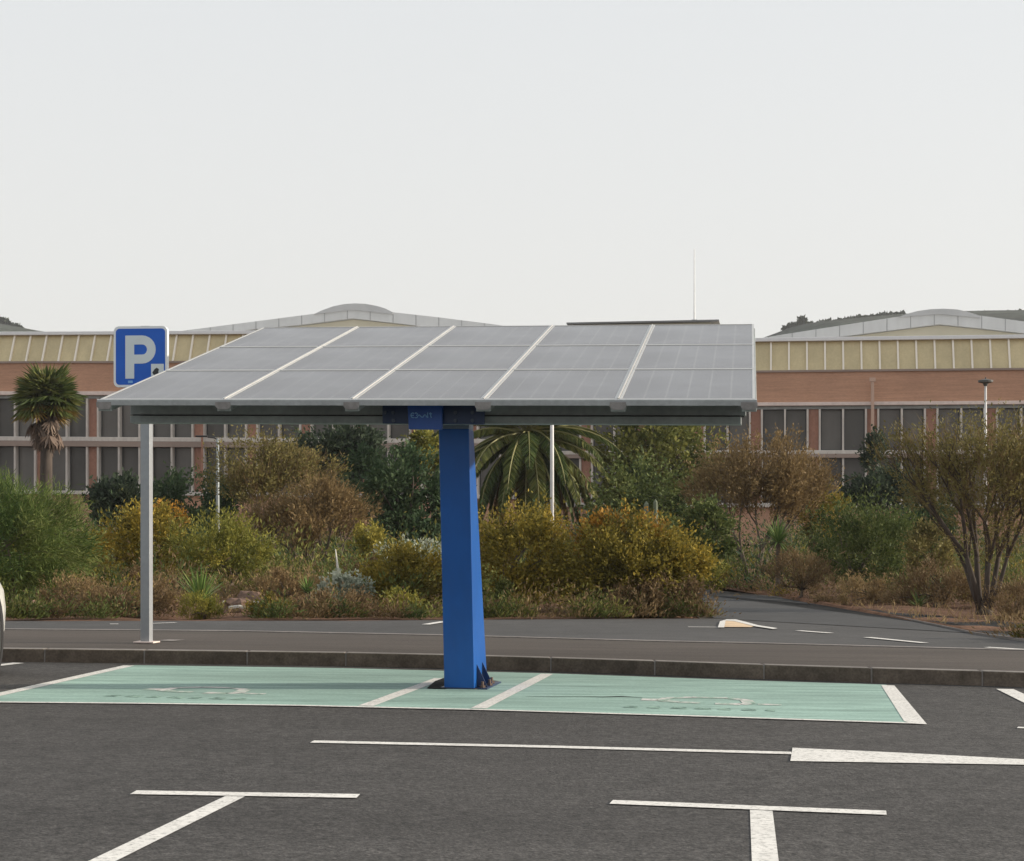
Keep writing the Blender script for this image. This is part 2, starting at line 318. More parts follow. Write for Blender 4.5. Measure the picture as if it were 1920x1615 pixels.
def limbs(parent, base, K, r0, m, n=None, name='trunk', bend=.25, fork=.35, sides=5, stems=1, spread=.1):
    """trunk or several stems that fork into tapered limbs reaching the clumps"""
    mb = MB(); base = Vector(base); K = [Vector(k) for k in K]; random.shuffle(K); K = K[:n] if n else K
    cen = sum(K, Vector()) / len(K)
    for s in range(stems):
        b0 = base + Vector((random.uniform(-1, 1), random.uniform(-1, 1), 0)) * spread
        f = b0.lerp(cen, fork) + Vector((random.uniform(-1, 1), random.uniform(-1, 1), 0)) * spread * 2.5
        mid = b0.lerp(f, .5) + Vector((random.uniform(-1, 1), random.uniform(-1, 1), 0)) * spread * .5
        rs = r0 * (1 if stems == 1 else random.uniform(.55, .9))
        mb.tube([b0 - Vector((0, 0, .08)), b0, mid, f], [rs * 1.35, rs * 1.1, rs * .9, rs * .7], max(5, sides))
        for k in K[s::stems]:
            d = (k - f); m1 = f + d * .35 + Vector((d.y, -d.x, 0)) * random.uniform(-bend, bend) * .6 + Vector((0, 0, d.length * bend * .4))
            m2 = f + d * .7 + Vector((random.uniform(-1, 1), random.uniform(-1, 1), random.uniform(-.5, 1))) * d.length * .08
            mb.tube([f, m1, m2, k], [rs * .55, rs * .38, rs * .24, rs * .10], max(3, sides - 2))
    return mb.build(name, m, parent, smooth=True)
def twigs(parent, c, K, m, per, ln, w, name='twigs', up=.5):
    c = np.array(c); k = len(K); n = k * per; i = np.repeat(np.arange(k), per)
    P = K[i] + RNG.normal(size=(n, 3)) * ln * .35; D = nrm(P - c) + RNG.normal(size=(n, 3)) * .55; D[:, 2] += up
    L_ = ln * (.5 + RNG.random(n)); return leaf_ob(name, P - nrm(D) * L_[:, None] * .4, D, L_, np.full(n, w), RNG.random(n), m, parent)
def spiky(parent, base, n, ln, w, m, lo=.15, hi=1.45, droop=.5, name='blades', seg=4):
    """rosette of stiff arching blades"""
    vs = []; fs = []; tint = []; base = Vector(base)
    for q in range(n):
        az = random.uniform(0, 2 * math.pi); el = lo + (hi - lo) * (random.random() ** .8); l = ln * random.uniform(.7, 1.1); t = random.random()
        h = Vector((math.cos(az), math.sin(az), 0)); side = Vector((-h.y, h.x, 0)); p = base + h * random.uniform(0, w); b = len(vs); e = el
        for j in range(seg + 1):
            ww = w * (1 - (j / seg) ** 1.6) * (1 if j else .8) + .002
            vs += [p - side * ww / 2, p + side * ww / 2 + Vector((0, 0, .0))]; tint += [t, t]
            p = p + (h * math.cos(e) + Vector((0, 0, 1)) * math.sin(e)) * l / seg; e -= droop / seg * (1.2 - el / 1.6)
        for j in range(seg): fs.append((b + 2 * j, b + 2 * j + 1, b + 2 * j + 3, b + 2 * j + 2))
    o = parent_loc(parent); me = bpy.data.meshes.new(name); me.from_pydata([tuple(v - o) for v in vs], [], fs); me.materials.append(m)
    a = me.attributes.new('tint', 'FLOAT', 'POINT'); a.data.foreach_set('value', tint)
    ob = bpy.data.objects.new(name, me); ob.parent = parent; COL.objects.link(ob); return ob

# ================================================================== GROUND
def gz(X, Y):                                     # height of the planted bed
    z = .13 - SL * X
    if Y > 34: z += 1.7 * min(1, (Y - 34) / 52.0) ** 1.25
    return z
KP = [(-900, 1236), (-300, 1238.5), (0, 1241), (300, 1244.5), (640, 1249), (835, 1253.5), (1035, 1259.5), (1230, 1266), (1400, 1272.5), (1640, 1280.5), (1920, 1288.5), (2600, 1316)]
KB = [G(x, y) for x, y in KP]
def kerb_at(px):
    for (x0, y0), (x1, y1) in zip(KP, KP[1:]):
        if x0 <= px <= x1: return G(px, y0 + (y1 - y0) * (px - x0) / (x1 - x0))
KH = .13
def lift(p, z): return Vector((p.x, p.y, z - SL * p.x))
def back(p, d): return Vector((p.x, p.y + d, p.z))

struct(MB().add([(x, y, -.05 - SL * x) for x, y in ((-900, -60), (900, -60), (900, 1500), (-900, 1500))], [(0, 1, 2, 3)]).build('ground', M['earth']))
near = [Vector((-45, -12, 45 * SL)), Vector((45, -12, -45 * SL))]
car_park = struct(MB().sheet(near + [Vector((45, KB[-1].y, -45 * SL))] + [lift(p, 0) for p in KB[::-1]] + [Vector((-45, KB[0].y, 45 * SL))]).build('car_park', M['asphalt']))
kb = MB(); joints = [-620, -430, -245, -70, 83, 270, 463, 648, 835, 1033, 1228, 1433, 1635, 1843, 2060, 2290, 2520]
for a, b_ in zip(joints, joints[1:]):
    p, q = kerb_at(a), kerb_at(b_); d = (q - p).normalized() * .006; p, q = p + d, q - d; n_ = Vector((0, .16, 0))
    lo, e = -.03, .012
    kb.hexa([lift(p, lo), lift(q, lo), lift(q + n_, lo), lift(p + n_, lo), lift(p + Vector((0, .012, 0)), KH), lift(q + Vector((0, .012, 0)), KH), lift(q + n_, KH), lift(p + n_, KH)])
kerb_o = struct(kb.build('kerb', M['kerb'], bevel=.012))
kerb_o.data.materials.append(M['kerb_top'])                       # paler material on the upward faces, darker brown on the rest
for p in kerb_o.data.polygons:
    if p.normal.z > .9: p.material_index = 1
mo = MB()
for a in joints[1:-1]:
    p = kerb_at(a); d = Vector((.007, 0, 0)); n_ = Vector((0, .15, 0)); f_ = Vector((0, .010, 0)); t2 = Vector((0, .018, 0))
    mo.hexa([lift(p - d + f_, -.03), lift(p + d + f_, -.03), lift(p + d + n_, -.03), lift(p - d + n_, -.03), lift(p - d + t2, KH - .006), lift(p + d + t2, KH - .006), lift(p + d + n_, KH - .006), lift(p - d + n_, KH - .006)])
mo.build('mortar_joint', M['kerb_pale'], kerb_o)
TL = [(-900, 1173), (0, 1180.5), (440, 1184), (830, 1192), (1250, 1203.5), (1400, 1206.5), (1880, 1219), (2600, 1240)]
TP = [G(x, y, .13) for x, y in TL]
struct(MB().sheet([lift(p + Vector((0, .161, 0)), .126) for p in KB] + [lift(p, .126) for p in TP[::-1]]).build('pavement', M['asphalt_brown']))
fl = MB()
for p, q in zip(TP, TP[1:]):
    n_ = Vector((0, .15, 0)); fl.hexa([lift(p, .05), lift(q, .05), lift(q + n_, .05), lift(p + n_, .05), lift(p, .136), lift(q, .136), lift(q + n_, .136), lift(p + n_, .136)])
struct(fl.build('flush_kerb', M['kerb_pale']))
EL = [(-900, 1163), (0, 1163.5), (640, 1163), (1000, 1160.5), (1338, 1159)]
EP = [G(x, y, .13) for x, y in EL]
PR = [(1296, 1104), (1400, 1115), (1470, 1122), (1540, 1132), (1600, 1142), (1660, 1154), (1740, 1170), (1830, 1189), (1920, 1202), (2060, 1210), (2300, 1219), (2600, 1229)]
PP = [G(x, y, .13) for x, y in PR]
road = struct(MB().sheet([lift(back(p, .151), .122) for p in TP] + [lift(PP[-1], .122)] + [lift(p, .122) for p in EP[::-1]]).build('road', M['asphalt_pale']))
# side path branching off behind the planted corner
pl = [G(1338, 1159, .13), G(1318, 1130, .13), G(1290, 1112, .13)]
struct(MB().sheet([lift(pl[0], .128)] + [lift(PP[-1] + Vector((0, -.3, 0)), .128)] + [lift(p, .128) for p in PP[::-1]] + [lift(p, .128) for p in pl[::-1][:2]]).build('side_path', mat('asphalt_path', (.058, .058, .059), .85, .25, var=[(.4, .14, (.4, 1, 1)), (3, .10, ONE), (40, .2, ONE)])))
pk = MB()
for p, q in zip(PP, PP[1:]):
    n_ = Vector((.02, .12, 0)); pk.hexa([lift(p, .05), lift(q, .05), lift(q + n_, .05), lift(p + n_, .05), lift(p, .150), lift(q, .150), lift(q + n_, .150), lift(p + n_, .150)])
struct(pk.build('path_edging', M['kerb_pale']))
# planted bed: rolling sheet that rises towards the buildings (left bed, right bed)
bed = MB(); xs = np.concatenate([np.linspace(-60, -18, 15)[:-1], np.linspace(-18, 18, 91), np.linspace(18, 60, 15)[1:]]); NX = len(xs); ys = np.concatenate([np.linspace(22.2, 46, 40), np.linspace(48, 125, 40)])
def eY(X):
    for p, q in zip(EP, EP[1:]):
        if p.x <= X <= q.x: return p.y + (q.y - p.y) * (X - p.x) / (q.x - p.x)
    return EP[0].y if X < EP[0].x else 1e9
def pY(X):
    for p, q in zip(PP, PP[1:]):
        if p.x <= X <= q.x: return p.y + (q.y - p.y) * (X - p.x) / (q.x - p.x)
    return PP[0].y if X < PP[0].x else PP[-1].y
for X in xs:
    y0 = eY(X) if X < EP[-1].x + .3 else pY(X) + .14
    for j, tt in enumerate(np.linspace(0, 1, 70) ** 2): 
        Y = y0 + (125 - y0) * tt
        n_ = .05 * math.sin(X * 2.1 + Y) * math.sin(Y * 1.3 - X) * min(1, max(0, Y - y0) / 1.5)
        bed.v.append((X, Y, gz(X, Y) + n_ - .02))
for i in range(NX - 1):
    for j in range(69): a = i * 70 + j; bed.f.append((a, a + 70, a + 71, a + 1))
# cut the strip of the bed where the path runs: path sheet lies above it
struct(bed.build('planted_bed', M['soil'], smooth=True))

# ---- painted markings (parts of the surfaces they lie on)
def paint(px, m, parent, z, name):
    return MB().sheet([G(x, y, z) for x, y in px]).build(name, m, parent)
Z1, Z2, Z3 = .003, .0055, .008
paint([(-40, 1317), (-28, 1304), (248, 1247.5), (640, 1253), (835, 1258), (1035, 1263), (1400, 1276), (1662, 1284), (1716, 1356), (1290, 1341), (885, 1329), (560, 1322), (250, 1318)], M['green_paint'], car_park, Z1, 'green_charging_bay')
def line(p0, p1, w, name='parking_line', m='paint', z=Z2, parent=None, z0=0):
    a, b_ = G(*p0, z0 + z), G(*p1, z0 + z); d = (b_ - a); d.z = 0; d.normalize(); s_ = Vector((-d.y, d.x, 0)) * w / 2
    k = max(1, int((b_ - a).length / .5)); mb = MB()
    L_, R_ = [], []
    for i in range(k + 1):
        p = a.lerp(b_, i / k); j = random.uniform(.96, 1.04)
        L_.append(lift(p + s_ * j, z0 + z)); R_.append(lift(p - s_ * j, z0 + z))
    mb.v = [tuple(v) for v in L_ + R_]; mb.f = [(i, k + 1 + i, k + 2 + i, i + 1) for i in range(k)]
    return mb.build(name, M[m], parent or car_park)
for q in [((-30, 1308.5), (242, 1248)), ((686, 1323.5), (826, 1272)), ((898, 1328), (1026, 1263.5))]: line(*q, .115)
paint([(1652, 1284.5), (1677, 1285.5), (1738, 1358), (1712, 1357), (1695, 1352)], M['paint'], car_park, Z2, 'parking_line')
fp = [(-40, 1316.0), (250, 1318.5), (560, 1322.5), (885, 1330), (1290, 1342), (1720, 1356)]
for a, b_ in zip(fp, fp[1:]): line(a, b_, .07, z=Z3)
line((585, 1390.5), (1030, 1400), .115); line((1030, 1400), (1484, 1412), .115)
paint([(1486, 1402), (1482, 1427), (1700, 1430.5), (1925, 1434), (1925, 1424), (1700, 1412)], M['paint'], car_park, Z2, 'parking_line')
line((250, 1485.5), (672, 1492.5), .12); line((1146, 1503.5), (1662, 1524), .12)
paint([(426, 1491), (462, 1492), (202, 1622), (150, 1622)], M['paint'], car_park, Z1, 'parking_line')
paint([(1406, 1514), (1448, 1515.5), (1461, 1622), (1410, 1622)], M['paint'], car_park, Z1, 'parking_line')
line((-40, 1252), (35, 1243), .12); line((1884, 1292), (1960, 1328), .15); line((1908, 1364), (1990, 1368), .09)
# EV symbols: a rounded car outline with a cable, and worn lettering below
def ev(cx_, cy_, sx):
    mb = MB(); O = G(cx_, cy_, Z2)
    def P(a, b_): p = O + VV * a + UU * b_; return lift(p, Z2)
    def stroke(pts, w):
        for (a0, b0), (a1, b1) in zip(pts, pts[1:]):
            d = Vector((a1 - a0, b1 - b0, 0)).normalized(); n_ = Vector((-d.y, d.x)) * w / 2
            mb.sheet([P(a0 + n_.x, b0 + n_.y), P(a0 - n_.x, b0 - n_.y), P(a1 - n_.x, b1 - n_.y), P(a1 + n_.x, b1 + n_.y)])
    stroke([(-.42 * sx, .05), (-.38 * sx, .30), (-.15 * sx, .42), (.2 * sx, .42), (.38 * sx, .28), (.42 * sx, .0), (.34 * sx, -.10)], .10)
    stroke([(-.42 * sx, .05), (-.25 * sx, -.03), (-.05 * sx, -.05)], .11); stroke([(.1 * sx, -.08), (.34 * sx, -.08)], .14); stroke([(.5 * sx, -.05), (.72 * sx, -.05)], .09)
    stroke([(-.62 * sx, .12), (-.46 * sx, .12)], .16)
    mb.build('charging_symbol', M['paint_worn'], car_park)
    tb = MB(); O = G(cx_, cy_, Z2)
    a = -.72 * sx
    for k in range(7):
        w = random.uniform(.09, .17) * sx; tb.sheet([lift(O + VV * (a + i) + UU * j, Z2) for i, j in ((0, -.56), (w, -.58), (w * .9, -.44), (.02, -.43))]); a += .215 * sx
    tb.build('worn_lettering', M['green_dark'], car_park)
ev(372, 1297, .78); ev(1322, 1317, .80)
# crack in the right-hand bay
cb = MB(); pts = [G(x, y, Z2 - .001) for x, y in ((985, 1306), (1040, 1306.6), (1090, 1306), (1130, 1307), (1165, 1306), (1205, 1308))]
cb.ribbon(pts, [.01, .03, .02, .05, .07, .01], (0, 1, 0)); cb.build('crack', M['pit'], car_park)
# road markings beyond the kerb
for q in [((1497, 1182.5), (1558, 1187)), ((1626, 1195), (1734, 1205.5)), ((1850, 1213.5), (1990, 1222)), ((798, 1171), (832, 1165.5))]: line(*q, .12, 'road_line', z=.004, parent=road, z0=.128)
line((1290, 1175.5), (1346, 1176), .08, 'road_line', z=.004, parent=road, z0=.124); line((285, 1169), (330, 1167.5), .08, 'road_line', z=.004, parent=road, z0=.124)
line((206, 1170), (222, 1170), .1, 'road_line', z=.004, parent=road, z0=.124)
line((306, 1200), (336, 1201), .25, 'worn_patch', 'kerb_pale', .004, None, .128)
# flat tan splitter marking with white edges where the path meets the road
def flat(px, m, z, name): return MB().sheet([G(x, y, z) for x, y in px]).build(name, m, road)
flat([(1350, 1175.5), (1354, 1164), (1376, 1162.5), (1392, 1166.5), (1414, 1174), (1408, 1176)], M['paint_tan'], .133, 'splitter_marking')
flat([(1346, 1176.5), (1350, 1165), (1361, 1162), (1360, 1166), (1358, 1176.5)], M['paint'], .136, 'splitter_edge')
flat([(1358, 1163.5), (1362, 1161.5), (1380, 1161.5), (1396, 1165.5), (1422, 1172.5), (1458, 1178), (1450, 1179.5), (1416, 1174.5), (1392, 1168.5), (1376, 1164.5)], M['paint'], .1365, 'splitter_edge')

# ================================================================== SOLAR CANOPY
V5 = 5.1 / math.sqrt(1 + (510 / FPX) ** 2); tn = 510 / FPX
def corner(xl, xr):
    a, b_ = (CX - xl) / FPX, (xr - CX) / FPX; Yl = V5 * (1 + b_ * tn) / (a + b_); return Yl, Yl - tn * V5
Y1, Y2 = corner(185, 1418); Y3, Y4 = corner(492, 1415)
FL, FR, BL = W(185, 748.5, Y1), W(1418, 748.5, Y2), W(492, 614, Y3)
PV, PU = FR - FL, BL - FL; PN = PV.cross(PU).normalized()
PVl, PUl = PV.length, PU.length
def Q(s, t_, n_): return FL + PV * s + PU * t_ + PN * n_
def slab(mb, s0, s1, t0, t1, n0, n1):
    return mb.hexa([Q(s, t_, n_) for n_ in (n0, n1) for s, t_ in ((s0, t0), (s1, t0), (s1, t1), (s0, t1))])
pb = G(861, 1287, 0)
can = thing('solar_canopy', pb, 'tilted solar panel carport roof on a single blue post over green parking bays', 'solar canopy')
# one panel (frame with glass as sub-part), copied over five columns and three rows
g_s, g_t = .009 / PVl, .005 / PUl; fw_s, fw_t = .018 / PVl, .022 / PUl
s0, s1, t0, t1 = g_s, .2 - g_s, g_t, 1 / 3 - g_t
fr = MB()
slab(fr, s0, s1, t0, t0 + fw_t, -.04, 0); slab(fr, s0, s1, t1 - fw_t, t1, -.04, 0)
slab(fr, s0, s0 + fw_s, t0 + fw_t, t1 - fw_t, -.04, 0); slab(fr, s1 - fw_s, s1, t0 + fw_t, t1 - fw_t, -.04, 0)
frame = fr.build('solar_panel', M['alu'], can)
gl = MB(); slab(gl, s0 + fw_s, s1 - fw_s, t0 + fw_t, t1 - fw_t, -.034, -.003)
glo = gl.build('glass', M['solar'], frame)
uvl = glo.data.uv_layers.new(name='UVMap')
for poly in glo.data.polygons:
    for li in poly.loop_indices:
        k = glo.data.loops[li].vertex_index % 4; uvl.data[li].uv = ((0, 0), (1, 0), (1, 1), (0, 1))[k]
for i in range(5):
    for j in range(3):
        if i or j: copy_tree(frame, can, PV * (i / 5) + PU * (j / 3))
for k in range(6):                                                   # rafters under the joints with their end caps, pale strips over the joints
    s = k / 5; w = .055 / PVl
    if k == 0: s += .01
    if k == 5: s -= .01
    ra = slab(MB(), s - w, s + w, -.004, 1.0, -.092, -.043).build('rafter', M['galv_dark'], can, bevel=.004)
    e = MB(); e.prism([Q(s - w * 1.1, -.0075, -.018), Q(s + w * 1.1, -.0075, -.018), Q(s + w * 1.1, -.0075, -.055), Q(s + w * .7, -.0075, -.074), Q(s - w * .7, -.0075, -.074), Q(s - w * 1.1, -.0075, -.055)], PU.normalized() * .012).build('end_cap', M['cap'], ra)
    if 0 < k < 5:
        slab(MB(), s - .0055 / PVl, s + .0055 / PVl, .001, .999, -.04, .006).build('joint_strip', M['alu_pale'], can)
slab(MB(), -.001, 1.001, -.0065, -.001, -.045, -.001).build('front_trim', M['galv'], can, bevel=.002)
slab(MB(), .996, .9995, .0, 1.0, -.075, -.042).build('edge_trim', M['galv_dark'], can)
# cross beam
bz = .095
cbm = MB()
def beam(mb, s0, s1, d0, d1, z0, z1):
    a, b_ = Q(s0, .108, -.13), Q(s1, .108, -.13); y = UU
    return mb.hexa([p + y * d + ZZ * z for z in (z0, z1) for p, d in ((a, d0), (b_, d0), (b_, d1), (a, d1))])
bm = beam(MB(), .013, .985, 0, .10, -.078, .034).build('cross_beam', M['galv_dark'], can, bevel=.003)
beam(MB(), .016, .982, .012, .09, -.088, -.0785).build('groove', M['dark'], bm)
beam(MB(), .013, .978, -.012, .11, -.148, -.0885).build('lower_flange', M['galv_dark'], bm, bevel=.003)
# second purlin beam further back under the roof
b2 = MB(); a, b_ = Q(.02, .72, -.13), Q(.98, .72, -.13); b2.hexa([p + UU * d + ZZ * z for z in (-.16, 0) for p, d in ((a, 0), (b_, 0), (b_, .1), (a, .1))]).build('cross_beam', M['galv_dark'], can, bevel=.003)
# post: front face leans forward, deep at the foot and slim at the head
bFL, bFR = G(833, 1292, 0), G(889.5, 1293.5, 0)
wv = (bFR - bFL); D0 = UU * .62
tY = bFL.y - .24; tFL = W(822.5, 804, tY); tFR = tFL + (wv * .99); tFR.z = tFL.z - .004
D1 = UU * .20
post = MB().hexa([bFL, bFR, bFR + D0, bFL + D0, tFL, tFR, tFR + D1, tFL + D1]).build('post', M['blue'], can, bevel=.006)
hd = ZZ * .042
MB().hexa([p + ZZ * .001 for p in (tFL, tFR, tFR + D1, tFL + D1)] + [p + hd for p in (tFL + UU * .01, tFR + UU * .01, tFR + D1, tFL + D1)]).build('head_plate', M['blue_top'], post, bevel=.003)
# arms carrying the roof from the post head
ar = MB()
for q in (.2, .8):
    p = tFL.lerp(tFR, q) + ZZ * .042
    ar.hexa([p + VV * d + UU * e for d, e in ((-.03, .02), (.03, .02), (.03, .16), (-.03, .16))] + [Q(.5, 0, 0) * 0 + p + VV * d + UU * e + ZZ * (.22 + e * .25) for d, e in ((-.03, .02), (.03, .02), (.03, .16), (-.03, .16))])
ar.build('bracket_arm', M['galv_dark'], can)
rb = MB()                                                            # long cantilever arm under the roof
pA = tFL.lerp(tFR, .5) + UU * .10 + ZZ * .17; pB = Q(.5, .80, -.20)
rb.hexa([pA - VV * .06, pA + VV * .06, pB + VV * .06, pB - VV * .06, pA - VV * .06 + ZZ * .1, pA + VV * .06 + ZZ * .1, pB + VV * .06 + ZZ * .1, pB - VV * .06 + ZZ * .1]).build('cantilever_arm', M['galv_dark'], can)
# blue mounting plate, sign box, bolts
PYm = 13.32
mp = MB(); p0, p1 = W(717, 758, PYm + .06), W(908, 758, PYm - .12); q0, q1 = W(717, 794.5, PYm + .06), W(908, 796, PYm - .12)
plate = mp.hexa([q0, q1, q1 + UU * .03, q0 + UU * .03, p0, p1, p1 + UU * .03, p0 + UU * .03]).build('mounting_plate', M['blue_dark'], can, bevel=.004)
for x, y in ((737, 774), (738, 789), (854, 774), (854, 789), (886, 774), (886, 789), (722, 774)):
    yy = PYm + .06 - .18 * (x - 717) / 191; c = W(x, y, yy - .002)
    MB().tube([c, c - UU * .016], .014, 8).build('bolt', M['bolt'], plate)
SY = PYm - .05
p0, p1, q0, q1 = W(764, 757, SY + .01), W(829, 757, SY - .05), W(766, 805, SY + .01), W(828, 805.5, SY - .05)
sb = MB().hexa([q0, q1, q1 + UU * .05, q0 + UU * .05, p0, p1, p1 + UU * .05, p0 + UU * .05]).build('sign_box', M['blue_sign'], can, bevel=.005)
lg = MB()
def sg(pts, w=.0085):
    P3 = [W(x, y, SY + .01 - .06 * (x - 764) / 65 - .004) for x, y in pts]; lg.tube(P3, w * .5, 6)
sg([(776.5, 775.5), (773.5, 774.5), (771, 776), (770.5, 779), (771.5, 782), (774, 783.5), (777, 783)]); sg([(771, 779), (776, 779)])
sg([(778, 775), (781, 774.5), (783, 776.5), (781, 779), (783.5, 781), (782, 783.5), (778.5, 783.5)])
sg([(784, 779), (787, 778.5), (790, 782), (793, 782.5), (796, 778), (798.5, 778.5), (800, 782.5)]); sg([(802, 774), (802, 783.5)]); sg([(807, 773.5), (807.5, 780), (809, 783.5)]); sg([(805, 776), (810, 776)])
lg.build('logo', M['blue_letter'], sb)
# foot of the post: gussets, anchor plate, bolts and the pit as a flat black sheet
for e in (.10, .36):
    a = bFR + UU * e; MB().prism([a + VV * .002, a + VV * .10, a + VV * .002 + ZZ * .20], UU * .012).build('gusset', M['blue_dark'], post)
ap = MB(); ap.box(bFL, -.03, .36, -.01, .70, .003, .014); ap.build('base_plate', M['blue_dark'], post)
for a, e in ((.31, .05), (.33, .28), (.31, .5)):
    p = F(bFL, a, e, .014); MB().tube([p, p + ZZ * .018, p + ZZ * .0181, p + ZZ * .05], [.026, .026, .014, .014], 6).build('anchor_bolt', M['rust'], post)
MB().prism([G(x, y, .003) for x, y in ((890, 1293), (912, 1293), (935, 1279), (915, 1276))], (0, 0, .008)).build('anchor_slab', M['rust'], post)
MB().sheet([G(x, y, .0095) for x, y in ((800, 1290.5), (816, 1277), (836, 1270), (836, 1291.5))]).build('pit_shade', M['pit'], can)  # flat sheet, no hole cut: the pit's inner shade is painted black

# ================================================================== PARKING SIGN
sb_ = G(275, 1205.5, .13); sgn = thing('parking_sign', sb_, 'blue square parking sign with white P on grey pole behind the canopy', 'parking sign')
MB().box(sb_, -.05, .05, -.05, .05, -.02, 3.30).build('pole', M['pole'], sgn, bevel=.006)
MB().box(sb_, -.11, .11, -.10, .10, .001, .016).build('base_flange', M['ledge'], sgn, bevel=.003)
SO = W(263.5, 669, sb_.y - .10); k_ = sb_.y / FPX / 7.02
def SP(x, y, d): return SO + VV * ((x - 573) * k_) - ZZ * ((y - 548) * k_) - UU * d
def rrect(x0, y0, x1, y1, r, d):
    o = []
    for cx_, cy_, a0 in ((x1 - r, y1 - r, 0), (x0 + r, y1 - r, 90), (x0 + r, y0 + r, 180), (x1 - r, y0 + r, 270)):
        for i in range(7): a = math.radians(a0 + 15 * i); o.append(SP(cx_ + r * math.cos(a), cy_ + r * math.sin(a), d))
    return o
brd = MB().prism(rrect(205, 150, 942, 948, 70, -.04), -UU * .044).build('sign_board', M['sign_white'], sgn)
MB().prism(rrect(236, 182, 912, 916, 50, .0045), -UU * .002).build('blue_face', M['sign_blue'], brd)
pm = MB(); ext = -UU * .002; dd = .007
pm.prism([SP(x, y, dd) for x, y in ((368, 272), (368, 836), (490, 836), (490, 272))], ext)
oa, ia = [(490, 272), (600, 272)], [(490, 390), (600, 390)]
for i in range(13):
    a = math.radians(-90 + 15 * i); oa.append((600 + 185 * math.cos(a), 456 + 184 * math.sin(a))); ia.append((600 + 66 * math.cos(a), 456 + 66 * math.sin(a)))
oa.append((490, 640)); ia.append((490, 522))
for i in range(len(oa) - 1): pm.prism([SP(*oa[i], dd), SP(*oa[i + 1], dd), SP(*ia[i + 1], dd), SP(*ia[i], dd)], ext)
pm.build('letter', M['sign_letter'], brd)
MB().prism([SP(x, y, dd) for x, y in ((722, 645), (722, 800), (895, 800), (895, 645))], ext).build('pictogram_panel', M['sign_letter'], brd)
MB().prism([SP(x, y, dd + .0025) for x, y in ((740, 760), (770, 715), (800, 695), (830, 715), (820, 750), (835, 785), (760, 790))], ext).build('pictogram', M['dark'], brd)
MB().prism([SP(x, y, dd) for x, y in ((405, 862), (405, 895), (470, 893), (468, 862))], ext).build('small_mark', M['blue_letter'], brd)

# ================================================================== LAMPS AND MAST
def lamp_arm(px, ytop, Y, label):
    b0 = W(px, 1000, Y); b0.z = gz(b0.x, Y); t_ = W(px, ytop, Y); o = thing('street_lamp', b0, label, 'street lamp')
    MB().tube([b0, b0.lerp(t_, .5), t_], [.075, .055, .045], 10)  .build('pole', M['galv_dark'], o, smooth=True)
    MB().tube([t_ + Vector((.02, 0, -.03)), t_ + Vector((-.12, 0, .03)), t_ + Vector((-.30, 0, .05))], .022, 8).build('arm', M['dark'], o)
    h = t_ + Vector((-.52, 0, .05)); MB().prism([h + Vector(p) for p in ((-.14, -.11, 0), (.22, -.09, 0), (.22, .09, 0), (-.14, .11, 0))], (0, 0, .05)).build('lamp_head', M['dark'], o, bevel=.015)
lamp_arm(408, 823, 52, 'slim grey street lamp with short dark arm in front of left facade')
def lamp_disc(px, yhead, Y, label, wd, m):
    b0 = W(px, 1000, Y); b0.z = gz(b0.x, Y); t_ = W(px, yhead, Y); o = thing('street_lamp', b0, label, 'street lamp')
    MB().tube([b0, b0.lerp(t_, .5), t_], [wd, wd * .85, wd * .7], 10).build('pole', m, o, smooth=True)
    MB().tube([t_ + ZZ * z for z in (-.16, -.06, -.02, .05, .09, .10)], [.06, .10, .26, .27, .10, .03], 16).build('lamp_head', M['cap_dark'], o)
    MB().tube([t_ + ZZ * z for z in (.10, .16)], [.03, .02], 8).build('finial', M['dark'], o)
lamp_disc(1848, 716, 62, 'grey lamp post with flat disc head before right brick facade', .058, M['pole_white'])
lamp_disc(1035, 650, 31, 'pale lamp post standing in orange shrubs just right of blue post', .042, M['pole_white'])

